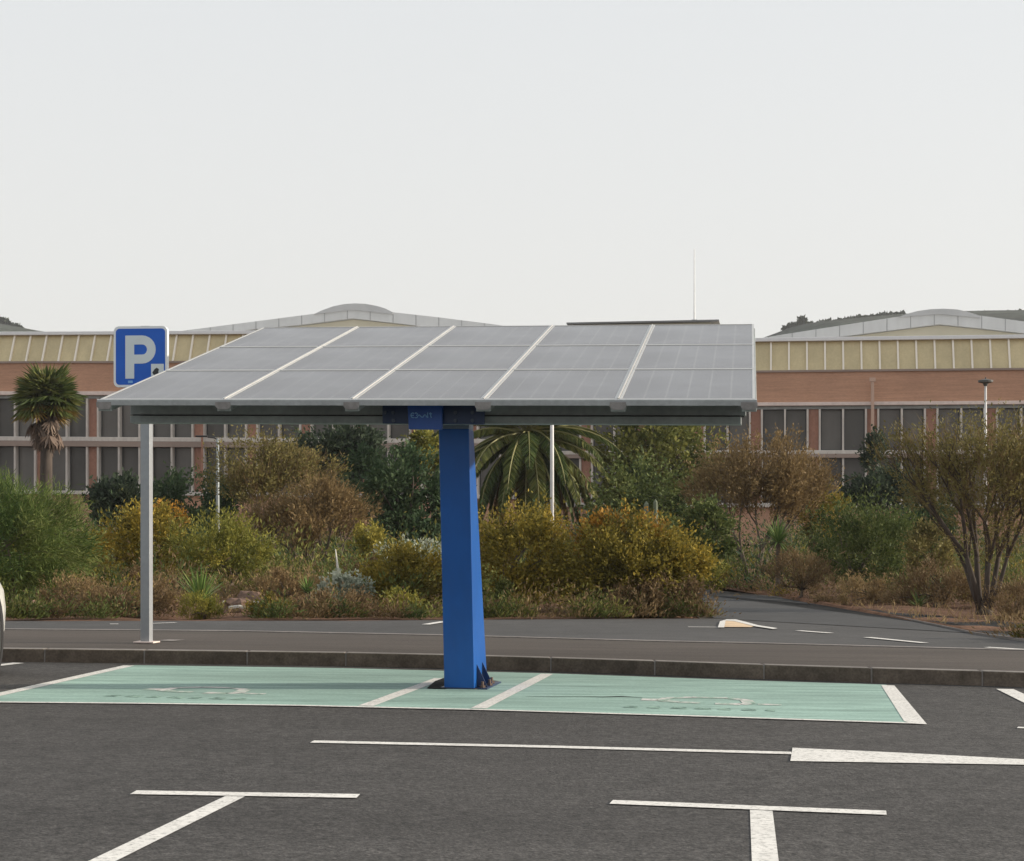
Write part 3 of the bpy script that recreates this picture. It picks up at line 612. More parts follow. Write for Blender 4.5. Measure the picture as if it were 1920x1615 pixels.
# ================================================================== BUILDINGS
PER = 3.2
def wing(name, ref, Y, slope, lv, n0, n1, label, ribphase, depth_u):
    """brick hall front: two window rows between concrete fins, sloping yellow glazing on top. lv: photo rows of the levels at the reference column"""
    O = W(ref[0], ref[1], Y); v = Vector((c9, -s9, -SL * 0 - slope)); k = Y / FPX
    root = thing(name, Vector((O.x, O.y, gz(O.x, O.y))), label, 'building')
    def B(a, b_, c): return O + v * a + UU * b_ + ZZ * c
    def bx(mb, a0, a1, b0, b1, k0, k1): return mb.hexa([B(a, b_, q) for q in (k0, k1) for a, b_ in ((a0, b0), (a1, b0), (a1, b1), (a0, b1))])
    z = {q: (ref[1] - y) * k for q, y in lv.items()}
    A0, A1 = n0 * PER, n1 * PER
    # walls
    bx(MB(), A0, A1, .0, 14, z['ledge0'], z['brick1']).build('brick_band', M['brick'], root)
    bx(MB(), A0, A1, .30, 14, -12, z['ledge0'] - .003).build('rear_wall', M['pane'], root)
    bx(MB(), A0, A1, -.05, 1.0, -12, z['sill0']).build('brick_base', M['brick'], root)
    bx(MB(), A0, A1, -.34, .2, z['ledge0'], z['ledge1']).build('ledge', M['ledge'], root, bevel=.02)
    bx(MB(), A0, A1, -.10, .29, z['ledge0'] - .18, z['ledge0'] - .004).build('lintel', M['galv_dark'], root)
    bx(MB(), A0, A1, -.30, .28, z['mid0'], z['mid1']).build('ledge', M['concrete'], root, bevel=.02)
    bx(MB(), A0, A1, -.32, .27, z['sp0'], z['mid0'] - .003).build('spandrel', M['ledge_brown'], root)
    bx(MB(), A0, A1, -.30, .28, z['sill0'] + .003, z['sill1']).build('sill', M['concrete'], root, bevel=.02)
    rows = [(z['mid1'], z['ledge0'] - .183), (z['sill1'], z['sp0'])]
    fin = win = pier = None
    for (c0, c1) in rows:
        fin = win = pier = None
        for n in range(n0, n1):
            for q in (0, .40, .79):
                off = v * (n * PER + q * PER)
                if fin is None: fin = bx(MB(), -.055 + n * PER, .055 + n * PER, -.22, .24, c0 + .002, c1 - .002).build('mullion', M['concrete'], root); f0 = v * (n * PER)
                else:
                    o = fin.copy(); COL.objects.link(o); o.location = off - f0
            for q, w in ((0, .40), (.40, .39)):
                if True:
                    a0 = (n + q) * PER + .06; a1 = (n + q + w) * PER - .06
                    p = bx(MB(), a0, a1, .20, .26, c0 + .003, c1 - .003).build('window', M['pane'], root)
                    fb = MB(); e = .05
                    bx(fb, a0, a1, .17, .199, c0 + .003, c0 + e); bx(fb, a0, a1, .17, .199, c1 - e, c1 - .003); bx(fb, a0, a0 + e, .17, .199, c0 + e, c1 - e); bx(fb, a1 - e, a1, .17, .199, c0 + e, c1 - e)
                    fb.build('window_frame', M['dark'], p)
            a0 = (n + .79) * PER + .06; a1 = (n + 1) * PER - .06
            bx(MB(), a0, a1, -.02, .27, c0 + .003, c1 - .003).build('brick_pier', M['brick_pier'], root)
    # sloping glazing
    g0, g1, D = z['brick1'] + .02, z['glass1'], .70
    bx(MB(), A0, A1, -.10, .02, z['brick1'] - .10, z['brick1'] + .015).build('gutter', M['ledge_brown'], root)
    MB().hexa([B(a, b_, c) for a, b_, c in ((A0, .02, g0), (A1, .02, g0), (A1, 3, g0), (A0, 3, g0), (A0, D, g1), (A1, D, g1), (A1, 3, g1), (A0, 3, g1))]).build('glazing', M['glazing'], root)
    a = A0 + ribphase; r0 = None
    while a < A1:
        if r0 is None:
            r0 = MB().hexa([B(a + d, b_, c) for c, b0, b1 in ((g0, -.09, .03), (g1, D - .11, D + .01)) for d, b_ in ((-.05, b0), (.05, b0), (.05, b1), (-.05, b1))]).build('glazing_rib', M['rib'], root); a00 = a
        else:
            o = r0.copy(); COL.objects.link(o); o.location = v * (a - a00)
        a += 1.0
    bx(MB(), A0, A1, D - .25, 14, g1 + .003, z['top']).build('eaves', M['sign_white'], root, bevel=.02)
    return root, B, v, O, k
LVL = dict(top=619.5, glass1=626, brick1=678, ledge1=735, ledge0=742, mid1=820, mid0=828, sp0=838, sill1=921, sill0=928)
wl, BLf, vl, OL, kl = wing('hall_building', (186, 824), 99.3, .0150, LVL, -8, 8, 'long brick hall with yellow sloping glazing behind the fan palm', .10, 0)
LVR = dict(top=630.5, glass1=637.5, brick1=694.5, ledge1=755, ledge0=761.5, mid1=845, mid0=852, sp0=859, sill1=944, sill0=952)
wr, BRf, vr, OR_, kr = wing('hall_building', (1537, 847), 95.5, .0060, LVR, -5, 9, 'brick hall with yellow sloping glazing behind right hand trees', .30, 0)
def gable(root, Bf, px, ref, Y, O, arch, outl, low):
    """shallow gable roof of the hall behind with its curved ridge ventilator; photo outline re-set at its own distance"""
    d = 9.0
    def P(x, y, dd=0): p = W(x, y, Y + d + dd); return p
    back_ = UU * 45
    mb = MB(); top = [P(*p) for p in outl]; bot = [P(*p) for p in low]
    n = len(top)
    # roof slab: fascia strip extruded back
    rf = MB()
    for i in range(n - 1):
        rf.hexa([bot[i], bot[i + 1], bot[i + 1] + back_, bot[i] + back_, top[i], top[i + 1], top[i + 1] + back_, top[i] + back_])
    nf = len(rf.f); jb = rf
    def at_x(pl_, x):
        for p, q in zip(pl_, pl_[1:]):
            if p.x <= x <= q.x: return p.lerp(q, (x - p.x) / (q.x - p.x))
    jx = max(top[0].x, bot[0].x) + .7
    while jx < min(top[-1].x, bot[-1].x):
        a, b_ = at_x(bot, jx), at_x(top, jx); jx += 1.45; jb.hexa([a - UU * .01, a + VV * .05 - UU * .01, a + VV * .05 + UU * .02, a + UU * .02, b_ - UU * .01, b_ + VV * .05 - UU * .01, b_ + VV * .05 + UU * .02, b_ + UU * .02])
    ro = rf.build('roof', M['fascia'], root); ro.data.materials.append(M['joint'])
    for p in ro.data.polygons: p.material_index = 1 if p.index >= nf else 0
    wb = MB(); base = [Vector((p.x, p.y, p.z)) for p in bot]; lowz = min(p.z for p in bot) - 4
    poly = [p + UU * .4 - ZZ * .02 for p in bot] + [Vector((bot[-1].x, bot[-1].y, lowz)) + UU * .4, Vector((bot[0].x, bot[0].y, lowz)) + UU * .4]
    wb.prism(poly, UU * .3); wb.build('gable_wall', M['beige'], root)
    ap_ = [P(*p, -.12) for p in arch]; MB().prism(ap_, back_).build('ridge_ventilator', M['roof'], root)
gable(wl, BLf, 0, 0, 99.3, OL, [(588, 589.5), (604, 582), (625, 574.5), (645, 570.5), (665, 569), (685, 570), (705, 573.5), (722, 578.5), (737, 586), (736, 589), (661, 581)],
      [(330, 622), (470, 604), (590, 588.5), (661, 580.5), (735, 585.5), (820, 595), (915, 607), (960, 613)], [(330, 636), (470, 618), (560, 609.5), (661, 597), (760, 608), (830, 617), (915, 628), (960, 634)])
gable(wr, BRf, 0, 0, 95.5, OR_, [(1684, 595), (1700, 589), (1720, 583.5), (1745, 580), (1768, 579), (1795, 580.5), (1815, 585), (1838, 592.5), (1838, 596), (1762, 589)],
      [(1330, 650), (1424, 634.5), (1560, 613), (1684, 594), (1762, 588), (1838, 592), (1920, 603), (2060, 625), (2160, 641)], [(1330, 664), (1424, 649), (1590, 629.5), (1690, 617), (1762, 608), (1850, 617), (1920, 625), (2060, 645), (2160, 660)])
# downpipes
def pipe(root, px, y0, y1, Y, m, w=.09):
    a, b_ = W(px, y0, Y), W(px, y1, Y); MB().tube([a, b_], w, 8).build('downpipe', m, root)
    h = b_ + UU * .0; MB().box(h, -w * 1.8, w * 1.8, -w * 1.2, w * 1.2, 0, .22).build('hopper', m, root)
pipe(wr, 1636, 950, 716, 94.5, M['pink_pipe']); pipe(wl, 379, 925, 745, 97.6, M['brick_pier'], .07)
# flat dark roof far behind the canopy with a thin mast
fO = W(1205, 606, 122); fb_ = thing('flat_roofed_block', Vector((fO.x, fO.y, gz(fO.x, 122))), 'dark flat roof edge of a block showing just above the canopy', 'building')
q0, q1 = W(1062, 605.5, 122.6), W(1348, 599.8, 121.4)
MB().hexa([q0 - ZZ * .09, q1 - ZZ * .09, q1 - ZZ * .09 + UU * 9, q0 - ZZ * .09 + UU * 9, q0 + ZZ * .02, q1 + ZZ * .02, q1 + ZZ * .02 + UU * 9, q0 + ZZ * .02 + UU * 9]).build('roof', M['roof_dark'], fb_)
a, b_ = q0 + VV * .6 + UU * .6, q1 - VV * .6 + UU * .6
MB().hexa([Vector((a.x, a.y, 0)), Vector((b_.x, b_.y, 0)), Vector((b_.x, b_.y, 0)) + UU * 7.5, Vector((a.x, a.y, 0)) + UU * 7.5, a - ZZ * .1, b_ - ZZ * .1, b_ - ZZ * .1 + UU * 7.5, a - ZZ * .1 + UU * 7.5]).build('wall', M['beige'], fb_)
mO = W(1302, 600, 126); ms_ = thing('antenna_mast', mO, 'thin grey mast rising into the sky above the canopy', 'mast')
MB().tube([mO - ZZ * .2, W(1302, 560, 126), W(1302, 467, 126)], [.06, .045, .03], 6).build('mast', M['galv'], ms_)
MB().box(mO, -.2, .2, -.2, .2, -.25, 0).build('mast_base', M['galv'], ms_)

# ================================================================== HILLS
def hill(name, pts, Y, depth, xpad):
    mb = MB(); rows = 14; k = len(pts)
    for j in range(rows):
        f_ = j / (rows - 1); prof = math.sin(math.pi * min(1, f_ * 1.0) * .5)
        for (x, y) in pts:
            top = W(x, y, Y); zt = top.z * prof; yy = Y - depth * (1 - f_)
            mb.v.append((top.x * (1 - .0 * f_), yy, zt + (1 - f_) * 2 * math.sin(x * .05 + j)))
    for j in range(rows - 1):
        for i in range(k - 1): a = j * k + i; mb.f.append((a, a + 1, a + k + 1, a + k))
    b = len(mb.v)
    for (x, y) in pts: top = W(x, y, Y); mb.v.append((top.x, Y + depth, -5))
    for i in range(k - 1): a = (rows - 1) * k + i; mb.f.append((a, a + 1, b + i + 1, b + i))
    return struct(mb.build(name, M['hill'], smooth=True))
HR = [(1400, 650), (1448, 632), (1475, 624), (1500, 618.5), (1600, 610), (1700, 604), (1800, 601), (1900, 598), (1990, 594), (2150, 590), (2400, 600), (2700, 612), (3400, 600), (4400, 640)]
HLp = [(-3200, 600), (-2000, 545), (-1200, 548), (-700, 560), (-450, 570), (-250, 588), (-120, 598), (-40, 607), (0, 611), (30, 618), (60, 624), (110, 632), (180, 645)]
hill('hill', HR, 620, 280, 0); hill('hill', HLp, 620, 280, 0)
def woods(name, trees, label):
    C = []; Y = 616
    for x, y, w, h in trees:
        c = np.array(W(x, y, Y)); s = Y / FPX; n = int(110 + w * h * 1.1)
        g = nrm(RNG.normal(size=(n, 3))) * RNG.random((n, 1)) ** .4 * np.array([w * s * .5, w * s * .4, h * s * .5]); C.append(c + g)
    C = np.concatenate(C); n = len(C); L_ = 1.3 * (.6 + .8 * RNG.random(n))
    o = leaf_ob(name, C, RNG.normal(size=(n, 3)), L_, L_ * .6, RNG.random(n), LM['far'], None); tag(o, label, 'trees'); o['kind'] = 'stuff'
tr = [(1505, 603, 15, 17), (1508, 611, 14, 12), (1521, 611, 4, 9), (1534, 611, 4, 8), (1546, 612, 5, 7)] + [(1474 + i * 7, 616 - i * 1.6, 11, 8) for i in range(5)]
tr += [(1540 + i * 8, 610 - i * .95 + random.uniform(-2, 1), random.uniform(7, 13), random.uniform(7, 13)) for i in range(20)]
tr += [(1832 + i * 8, 595 + random.uniform(-2.5, 1), 14, random.uniform(9, 15)) for i in range(10)] + [(1896, 592, 26, 10), (1914, 590, 24, 11), (1940, 590, 25, 12), (1965, 588, 20, 12)]
woods('distant_trees', tr, 'dark trees along the skyline of the hill at right')
woods('distant_trees', [(x, 612 - (25 - x) * .45 if x < 25 else 613 + (x - 25) * .45, 9, 10) for x in (-45, -36, -28, -20, -12, -4, 3, 9, 15, 27, 33, 39)], 'dark trees on the hill edge at far left')

# ================================================================== PLANTS
def tree_box(x0, x1, yt, yb, Y):
    c = W((x0 + x1) / 2, (yt + yb) / 2, Y); s = Y / FPX; return c, Vector(((x1 - x0) / 2 * s, min((x1 - x0), (yb - yt) * 1.3) / 2 * s, (yb - yt) / 2 * s))
def shrub(name, box, Y, kind, n, ls, label, cat='shrub', bark='bark', r0=None, group=None, aspect=.5, up=.25, stems=1, spread=.1, fork=.35, tw=0, cl=.3, tone=(.5, .22), hang=0, k=None, nl=14, flat=.35, twm='brown', twl=.4, basepx=None):
    c, r = tree_box(*box, Y); r = r * 1.12; base = Vector((c.x if basepx is None else (basepx - CX) / FPX * Y, Y, 0)); base.z = gz(base.x, Y)
    o = thing(name, base, label, cat, group)
    K = crown(o, c, r, n, ls, LM[kind], k=k, aspect=aspect, up=up, cl=cl, tone=tone, hang=hang, flat=flat, name='crown' if cat == 'tree' else 'foliage')
    limbs(o, base, K, r0 or max(.02, r.x * .045), M[bark], n=nl, stems=stems, spread=spread, fork=fork, name='trunk' if cat == 'tree' else 'stems')
    if tw: twigs(o, c, K, LM[twm], tw, twl, .012 * Y / 30, up=up + .3)
    return o
# ---- back row, near the buildings
shrub('tree', (535, 728, 812, 915), 66, 'blue', 5200, .26, 'dark blue-green tree before the left facade beneath the canopy', 'tree', bark='bark_dark', r0=.13, tone=(.45, .3), cl=.27, k=34)
shrub('tree', (1120, 1350, 770, 1010), 60, 'olive', 7500, .22, 'tall yellow-green tree behind the drooping palm at its right', 'tree', r0=.14, hang=.3, tone=(.55, .25), cl=.25, k=40)
shrub('tree', (1100, 1300, 870, 1010), 54, 'green', 4200, .17, 'dull green tree in front of the tall yellow-green tree', 'tree', r0=.1, hang=.2, tone=(.45, .25), k=26)
shrub('tree', (690, 850, 850, 1040), 44, 'dark', 6000, .15, 'dense dark green tree just left of the blue post', 'tree', bark='bark_dark', r0=.1, tone=(.35, .22), up=.4, k=30)
shrub('tree', (770, 850, 790, 900), 64, 'yellow', 1800, .2, 'thin yellow-green treetop touching the left of the blue post', 'tree', r0=.07, hang=.3, tone=(.45, .25))
shrub('shrub', (165, 300, 908, 1000), 56, 'blue', 3200, .2, 'dark green shrub under the left facade between the feathery shrub and sign pole', bark='bark_dark', tone=(.5, .25))
shrub('shrub', (265, 435, 895, 1010), 58, 'dark', 4200, .2, 'wide dark green shrub directly behind the sign pole', bark='bark_dark', tone=(.55, .25))
shrub('tree', (1575, 1740, 893, 965), 62, 'blue', 3600, .22, 'dark green tree low in front of the right facade', 'tree', bark='bark_dark', r0=.1, tone=(.4, .25))
shrub('tree', (1622, 1662, 822, 905), 66, 'blue', 700, .2, 'slim dark sapling rising against the right facade windows', 'tree', bark='bark_dark', r0=.05, tone=(.4, .25), k=9, nl=8)
shrub('shrub', (1700, 1800, 930, 1040), 40, 'dark', 2200, .14, 'dark green shrub filling the gap left of the big multi-stemmed tree', tone=(.4, .25))
shrub('tree', (640, 735, 855, 960), 60, 'dark', 2600, .2, 'dark green tree behind the brown tree and left of the dense one', 'tree', bark='bark_dark', r0=.08, tone=(.45, .25))
# ---- brown winter trees
shrub('tree', (1480, 1585, 922, 1015), 46, 'ochre', 3200, .12, 'ochre leafed small tree at right side of the broad brown tree', 'tree', r0=.06, tone=(.55, .25), up=.4, aspect=.4)
# big multi-stemmed tree at the right edge
def winter_tree(name, px, Y, hgt, tilts, r0, n, ls, kind, bark, label, tw, twl, wsq=.6, lev_max=4, tone=(.5, .25), seed=1, cl=.20, lowleaf=False):
    """many-stemmed tree: stems fan from one foot and fork until thin shoots carry the leaves"""
    random.seed(seed); base = W(px, 1160, Y); base.z = gz(base.x, Y)
    o = thing(name, base, label, 'tree'); tm = MB(); tips = []; low = []; l0 = hgt * .30
    def branch(p, d, l, r, lev):
        q1 = p + d * l * .5 + Vector((random.uniform(-1, 1), random.uniform(-1, 1), 0)) * l * .05; d2 = (d + Vector((0, 0, .12)) + Vector((random.uniform(-1, 1), random.uniform(-1, 1), 0)) * .10).normalized(); q2 = q1 + d2 * l * .5
        tm.tube([p, q1, q2], [r, r * .86, r * .70], 7 if lev < 2 else 5 if lev < 3 else 3, cap=lev == 0)
        if lev >= 2: tips.append(tuple(q2))
        if lowleaf and lev in (1, 2):
            for _ in range(2): low.append(tuple(q1 + Vector((random.uniform(-.3, .3), random.uniform(-.3, .3), random.uniform(-.25, .25)))))
        if lev == lev_max: return
        for k in range(random.choice((2, 2, 3))): branch(q2, (d2 + Vector((random.uniform(-1, 1), random.uniform(-1, 1), random.uniform(-.35, .45))) * (.42 + .06 * lev)).normalized(), l * random.uniform(.66, .82), r * random.uniform(.58, .68), lev + 1)
    for k, ti in enumerate(tilts):
        az = k * 0.9 + random.uniform(-.3, .3) if len(tilts) > 6 else k * 2.4 + random.uniform(-.4, .4)
        branch(base + Vector((math.cos(az), math.sin(az) * wsq, 0)) * r0 * 1.3 - ZZ * .05, Vector((math.sin(ti) * math.cos(az), math.sin(ti) * math.sin(az), math.cos(ti))), l0 * random.uniform(.85, 1.1), r0 * random.uniform(.7, 1.1), 0)
    tm.tube([base - ZZ * .1, base + ZZ * .02, base + ZZ * r0 * 3], [r0 * 2.8, r0 * 2.4, r0 * 1.7], 9)
    tm.build('trunk', M[bark], o, smooth=True)
    tips += low; T_ = np.array(tips); cen = base + Vector((0, 0, hgt * .5)); rr = (hgt * .44, hgt * .44, hgt * .5)
    crown(o, cen, rr, n, ls, LM[kind], Kin=T_, aspect=.40, up=.5, cl=cl, tone=tone)
    twigs(o, cen, T_, LM['brown'], tw, twl, .0003 * Y, up=.8); random.seed(seed + 50); return o
winter_tree('multi_stemmed_tree', 1846, 29, 3.25, (.14, .38, .46, .12, .36, .32, .38), .060, 8200, .072, 'olivebrown', 'bark_dark', 'big olive-brown multi-stemmed tree at the right edge with dark fanning trunks', 9, .36, seed=21, lowleaf=True)
winter_tree('tree', 1412, 42, 3.5, (.10, .45, .38, .55, .30), .06, 9500, .10, 'brown', 'bark', 'broad rounded brown tree behind the spiky yucca', 14, .42, seed=5, cl=.24)
winter_tree('tree', 598, 37, 2.35, (.50, .35, .65, .15, .55), .05, 4200, .085, 'brown', 'bark', 'brown tree with bare forking branches above the silver succulent', 16, .36, seed=9)
winter_tree('tree', 488, 46, 3.65, (.15, .35, .30, .42), .06, 5600, .11, 'olivebrown', 'bark', 'tall olive-brown twiggy tree right of the slim street lamp', 14, .42, seed=12, tone=(.4, .22))
# ---- big feathery green shrub at the left edge
c, r = tree_box(-215, 184, 888, 1150, 27); base = Vector((c.x, 27, gz(c.x, 27)))
o = thing('feathery_shrub', base, 'large bright green feathery shrub at the left edge', 'shrub')
n = 52000; K = clumps(np.array(c), np.array(r) * 1.05, 130, .45, .35); i = RNG.integers(0, 130, n); kt = RNG.normal(.42, .26, 130)
P = K[i] + RNG.normal(size=(n, 3)) * .13; D = nrm((K[i] - np.array(c)) / np.array(r)) * .8 + RNG.normal(size=(n, 3)) * .55; D[:, 2] += .25
L_ = .08 + .11 * RNG.random(n); leaf_ob('foliage', P, D, L_, np.full(n, .012), kt[i] + RNG.normal(0, .15, n), LM['feather'], o)
limbs(o, base, K, .05, M['bark'], n=30, stems=5, spread=.3, name='stems')
# ---- middle and front shrubs
shrub('shrub', (195, 345, 955, 1085), 33, 'ochre', 4200, .09, 'orange and green shrub behind the sign pole', tone=(.45, .3), k=22)
shrub('shrub', (255, 345, 950, 1010), 35, 'orange', 1300, .085, 'orange flowering shrub crown just right of the sign pole', tone=(.6, .25))
shrub('shrub', (315, 512, 978, 1098), 32, 'yellow', 6500, .085, 'rounded yellow-green shrub above the green agave', tone=(.5, .22), up=.45, aspect=.3, k=30)
shrub('shrub', (664, 716, 985, 1045), 36, 'yellow', 900, .09, 'small bright yellow shrub before the dense dark tree', tone=(.9, .15))
shrub('shrub', (684, 836, 1030, 1165), 28, 'ochre', 6500, .075, 'olive-ochre shrub immediately left of the blue post', tone=(.4, .27), k=30)
shrub('shrub', (700, 840, 1025, 1065), 31, 'silver', 700, .075, 'grey flower heads behind the olive-ochre shrub by the post', tone=(.5, .25))
shrub('shrub', (880, 1075, 962, 1150), 27.5, 'ochre', 8000, .075, 'tall ochre shrub immediately right of the blue post', tone=(.5, .28), k=42)
shrub('shrub', (1030, 1325, 990, 1162), 26.5, 'ochre', 17000, .072, 'wide domed ochre shrub right of the blue post beside the side path', tone=(.33, .26), k=70, flat=.42)
shrub('shrub', (1060, 1265, 975, 1050), 26.9, 'orange', 4200, .075, 'orange leafed shrub top rising behind the wide domed shrub', tone=(.55, .27), k=22)
shrub('shrub', (1190, 1335, 1015, 1105), 26.6, 'ochre', 3600, .075, 'golden orange shrub at the corner of the side path', tone=(.7, .25), k=20)
shrub('shrub', (880, 960, 1085, 1163), 25.6, 'olive', 2600, .06, 'low olive shrub at the road edge right of the blue post', tone=(.35, .25))
shrub('shrub', (1130, 1338, 1095, 1162), 25.7, 'rust', 4600, .06, 'low reddish brown shrub at the bed corner by the traffic island', tone=(.4, .28), k=24)
shrub('shrub', (1275, 1380, 945, 1065), 39, 'green', 3600, .11, 'bright green leafy shrub at the left of the broad brown tree trunk', tone=(.5, .25), k=18)
shrub('shrub', (1300, 1360, 1050, 1108), 38, 'yellow', 900, .09, 'small yellowish shrub at the far end of the side path', tone=(.45, .25))
shrub('shrub', (1515, 1715, 945, 1115), 36, 'green', 9000, .10, 'large mid green shrub right of the yucca', tone=(.45, .22), up=.5, aspect=.3, k=40)
shrub('shrub', (1700, 1790, 985, 1095), 34, 'olivebrown', 2200, .085, 'pale brown shrub between large green shrub and multi-stemmed tree', tone=(.6, .25))
shrub('shrub', (1420, 1560, 1042, 1120), 34, 'rust', 3600, .07, 'low rusty brown shrub below the yucca beside the path', tone=(.5, .28), up=.6, aspect=.25, k=20)
shrub('shrub', (1655, 1850, 1065, 1165), 32, 'rust', 6000, .07, 'wide low reddish shrub left of the multi-stemmed tree base', tone=(.5, .25), up=.7, aspect=.25, k=30)
shrub('shrub', (1570, 1690, 1085, 1150), 33, 'dry', 2600, .07, 'straw coloured tuft bush along the path edging', tone=(.5, .25), up=.7, aspect=.25)
shrub('shrub', (1860, 1990, 1095, 1205), 27, 'rust', 4000, .065, 'reddish dry bush at the right edge under the multi-stemmed tree', tone=(.55, .25), up=.7, aspect=.25)
shrub('shrub', (75, 200, 1088, 1166), 25.0, 'dry', 3600, .06, 'dry brown bush at the road edge below the feathery shrub', tone=(.4, .25), up=.7, aspect=.25)
shrub('shrub', (160, 345, 1095, 1166), 24.4, 'rust', 5200, .058, 'low rusty bush at the road edge left of the agave', tone=(.55, .28), up=.7, aspect=.25, k=26)
shrub('shrub', (230, 340, 1065, 1110), 29, 'rust', 1800, .065, 'dark rusty bush behind the sign pole foot', tone=(.35, .25), up=.6, aspect=.25)
shrub('shrub', (325, 425, 1122, 1167), 24.2, 'yellow', 2600, .055, 'yellow-green grassy tuft beneath the agave at the road edge', tone=(.6, .25), up=.8, aspect=.18)
shrub('shrub', (450, 560, 1128, 1167), 24.3, 'ochre', 3000, .055, 'low brown-green ground shrub right of the agave', tone=(.4, .28), up=.6, aspect=.3)
shrub('shrub', (545, 720, 1118, 1166), 24.8, 'rust', 3600, .055, 'low dull brown shrub at the road edge below the silver succulent', tone=(.5, .28), up=.6, aspect=.3)
shrub('shrub', (470, 600, 1070, 1135), 29, 'dry', 3000, .065, 'dry straw bush between yellow-green shrub and silver succulent', tone=(.45, .25), up=.7, aspect=.25)
shrub('shrub', (640, 735, 1050, 1120), 31, 'rust', 2200, .07, 'brown bush behind the silver succulent', tone=(.5, .25), up=.5, aspect=.35)
shrub('shrub', (715, 790, 1115, 1165), 25.2, 'yellow', 1300, .055, 'small yellow flowering bush at the road edge left of the blue post', tone=(.55, .28))
shrub('silver_succulent', (600, 692, 1085, 1140), 27, 'silver', 1500, .07, 'pale silver-green succulent clump under a bare white stick', 'plant', tone=(.55, .3), aspect=.7)
# spiky plants
def spiky_plant(name, px, py, Y, n, ln, w, kind, label, cat, lo=.15, hi=1.45, droop=.5, trunk=0):
    b = W(px, py, Y); g = gz(b.x, Y); b.z = max(g, b.z); o = thing(name, Vector((b.x, Y, g)), label, cat)
    spiky(o, b, n, ln, w, LM[kind], lo, hi, droop)
    MB().tube([Vector((b.x, Y, g - .05)), b + ZZ * .05], [.06, .05], 7).build('stem', M['bark'], o)
spiky_plant('agave', 376, 1130, 25.2, 90, .56, .036, 'agave', 'green agave with upright narrow blades at the road edge', 'agave', .35, 1.5, .4)
spiky_plant('yucca', 1459, 1018, 36, 130, .58, .035, 'agave', 'spiky green yucca rosette in front of the broad brown tree', 'yucca', -.5, 1.5, .5)
spiky_plant('agave', 577, 1112, 28.5, 45, .32, .03, 'agave', 'small bright agave left of the silver succulent', 'agave', .1, 1.4, .5)
spiky_plant('agave', 1722, 1152, 31, 45, .34, .04, 'green', 'small dark agave at the path edging right of the straw bush', 'agave', .0, 1.2, .5)
spiky_plant('agave', 1640, 1140, 33, 60, .30, .02, 'dry', 'dry straw coloured agave on the path edging', 'agave', .1, 1.4, .4)
# cacti behind the golden shrubs
for px, yt, h_, lb in ((1212, 940, 1.0, 'thicker pale columnar cactus in front of the dull green tree'), (1229, 936, 1.0, 'slimmer tapering grey cactus right beside the thicker one')):
    b = W(px, 1015, 40); t_ = W(px, yt, 40); o = thing('columnar_cactus', Vector((b.x, 40, gz(b.x, 40))), lb, 'cactus')
    r_ = .085 if px < 1220 else .07
    MB().tube([Vector((b.x, 40, gz(b.x, 40) - .05)), b, b.lerp(t_, .6), b.lerp(t_, .92), t_], [r_, r_, r_ * .9, r_ * .7, r_ * .1], 9).build('stem', mat('cactus_skin', (.13, .15, .10), .7, .3, var=[(10, .2, (1, 1, .2))]), o)
# bare white stick and fallen pale logs
b = W(637, 1150, 27.2); b.z = gz(b.x, 27.2); o = thing('bare_stick', b, 'bare white stick standing in the silver succulent', 'stick')
MB().tube([b, W(640, 1110, 27.2), W(634, 1072, 27.2), W(629, 1030, 27.2)], [.022, .028, .022, .008], 6).build('stick', M['bark_pale'], o, smooth=True)
for px0, py0, px1, py1, Y, lb in ((418, 1120, 500, 1114, 28, 'pale weathered log on the red soil right of the agave'), (430, 1134, 470, 1142, 25.8, 'short pale branch lying near the road right of the agave')):
    a, b = W(px0, py0, Y), W(px1, py1, Y - .1); a.z = gz(a.x, Y) + .06; b.z = gz(b.x, Y) + .05
    o = thing('log', a, lb, 'log'); MB().tube([a, a.lerp(b, .5) + ZZ * .02, b], [.03, .035, .02], 7).build('wood', M['bark_pale'], o)
# rocks among the shrubs
M['rock'] = mat('reddish_rock', (.16, .105, .08), .95, .2, var=[(5, .3, ONE), (25, .2, ONE)], bump=(12, .8))
for px, py, Y, sz, lb in ((300, 1120, 27.5, .30, 'reddish rock just right of the sign pole foot'), (205, 1118, 27.5, .36, 'reddish rock below the feathery shrub'), (470, 1110, 28.5, .28, 'dull rock behind the pale log'), (60, 1150, 25.4, .20, 'small reddish rock at the road edge near the white car'), (448, 1128, 26.4, .22, 'small rock beside the pale log in front')):
    b = W(px, py, Y); b.z = gz(b.x, Y) + sz * .25; o = thing('rock', b, lb, 'rock'); mb = MB(); nu, nv = 10, 6
    rr = [[sz * (1 + random.uniform(-.22, .22)) for _ in range(nu)] for _ in range(nv + 1)]
    for v in range(nv + 1):
        for u in range(nu): th = math.pi * v / nv; ph = 2 * math.pi * u / nu; q = rr[v][u] if 0 < v < nv else sz; mb.v.append(tuple(b + Vector((q * math.sin(th) * math.cos(ph), q * math.sin(th) * math.sin(ph) * .8, q * math.cos(th) * .6))))
    for v in range(nv):
        for u in range(nu): a = v * nu + u; e = v * nu + (u + 1) % nu; mb.f.append((a, a + nu, e + nu, e))
    mb.build('stone', M['rock'], o)
# ground litter and dry grass
n = 11000; X = RNG.uniform(-17, 14, n); Y = 24.0 + 22 * RNG.random(n) ** 1.6; ok = np.array([(y > eY(x) + .1) if x < EP[-1].x else (y > pY(x) + .25) for x, y in zip(X, Y)]); X, Y = X[ok], Y[ok]
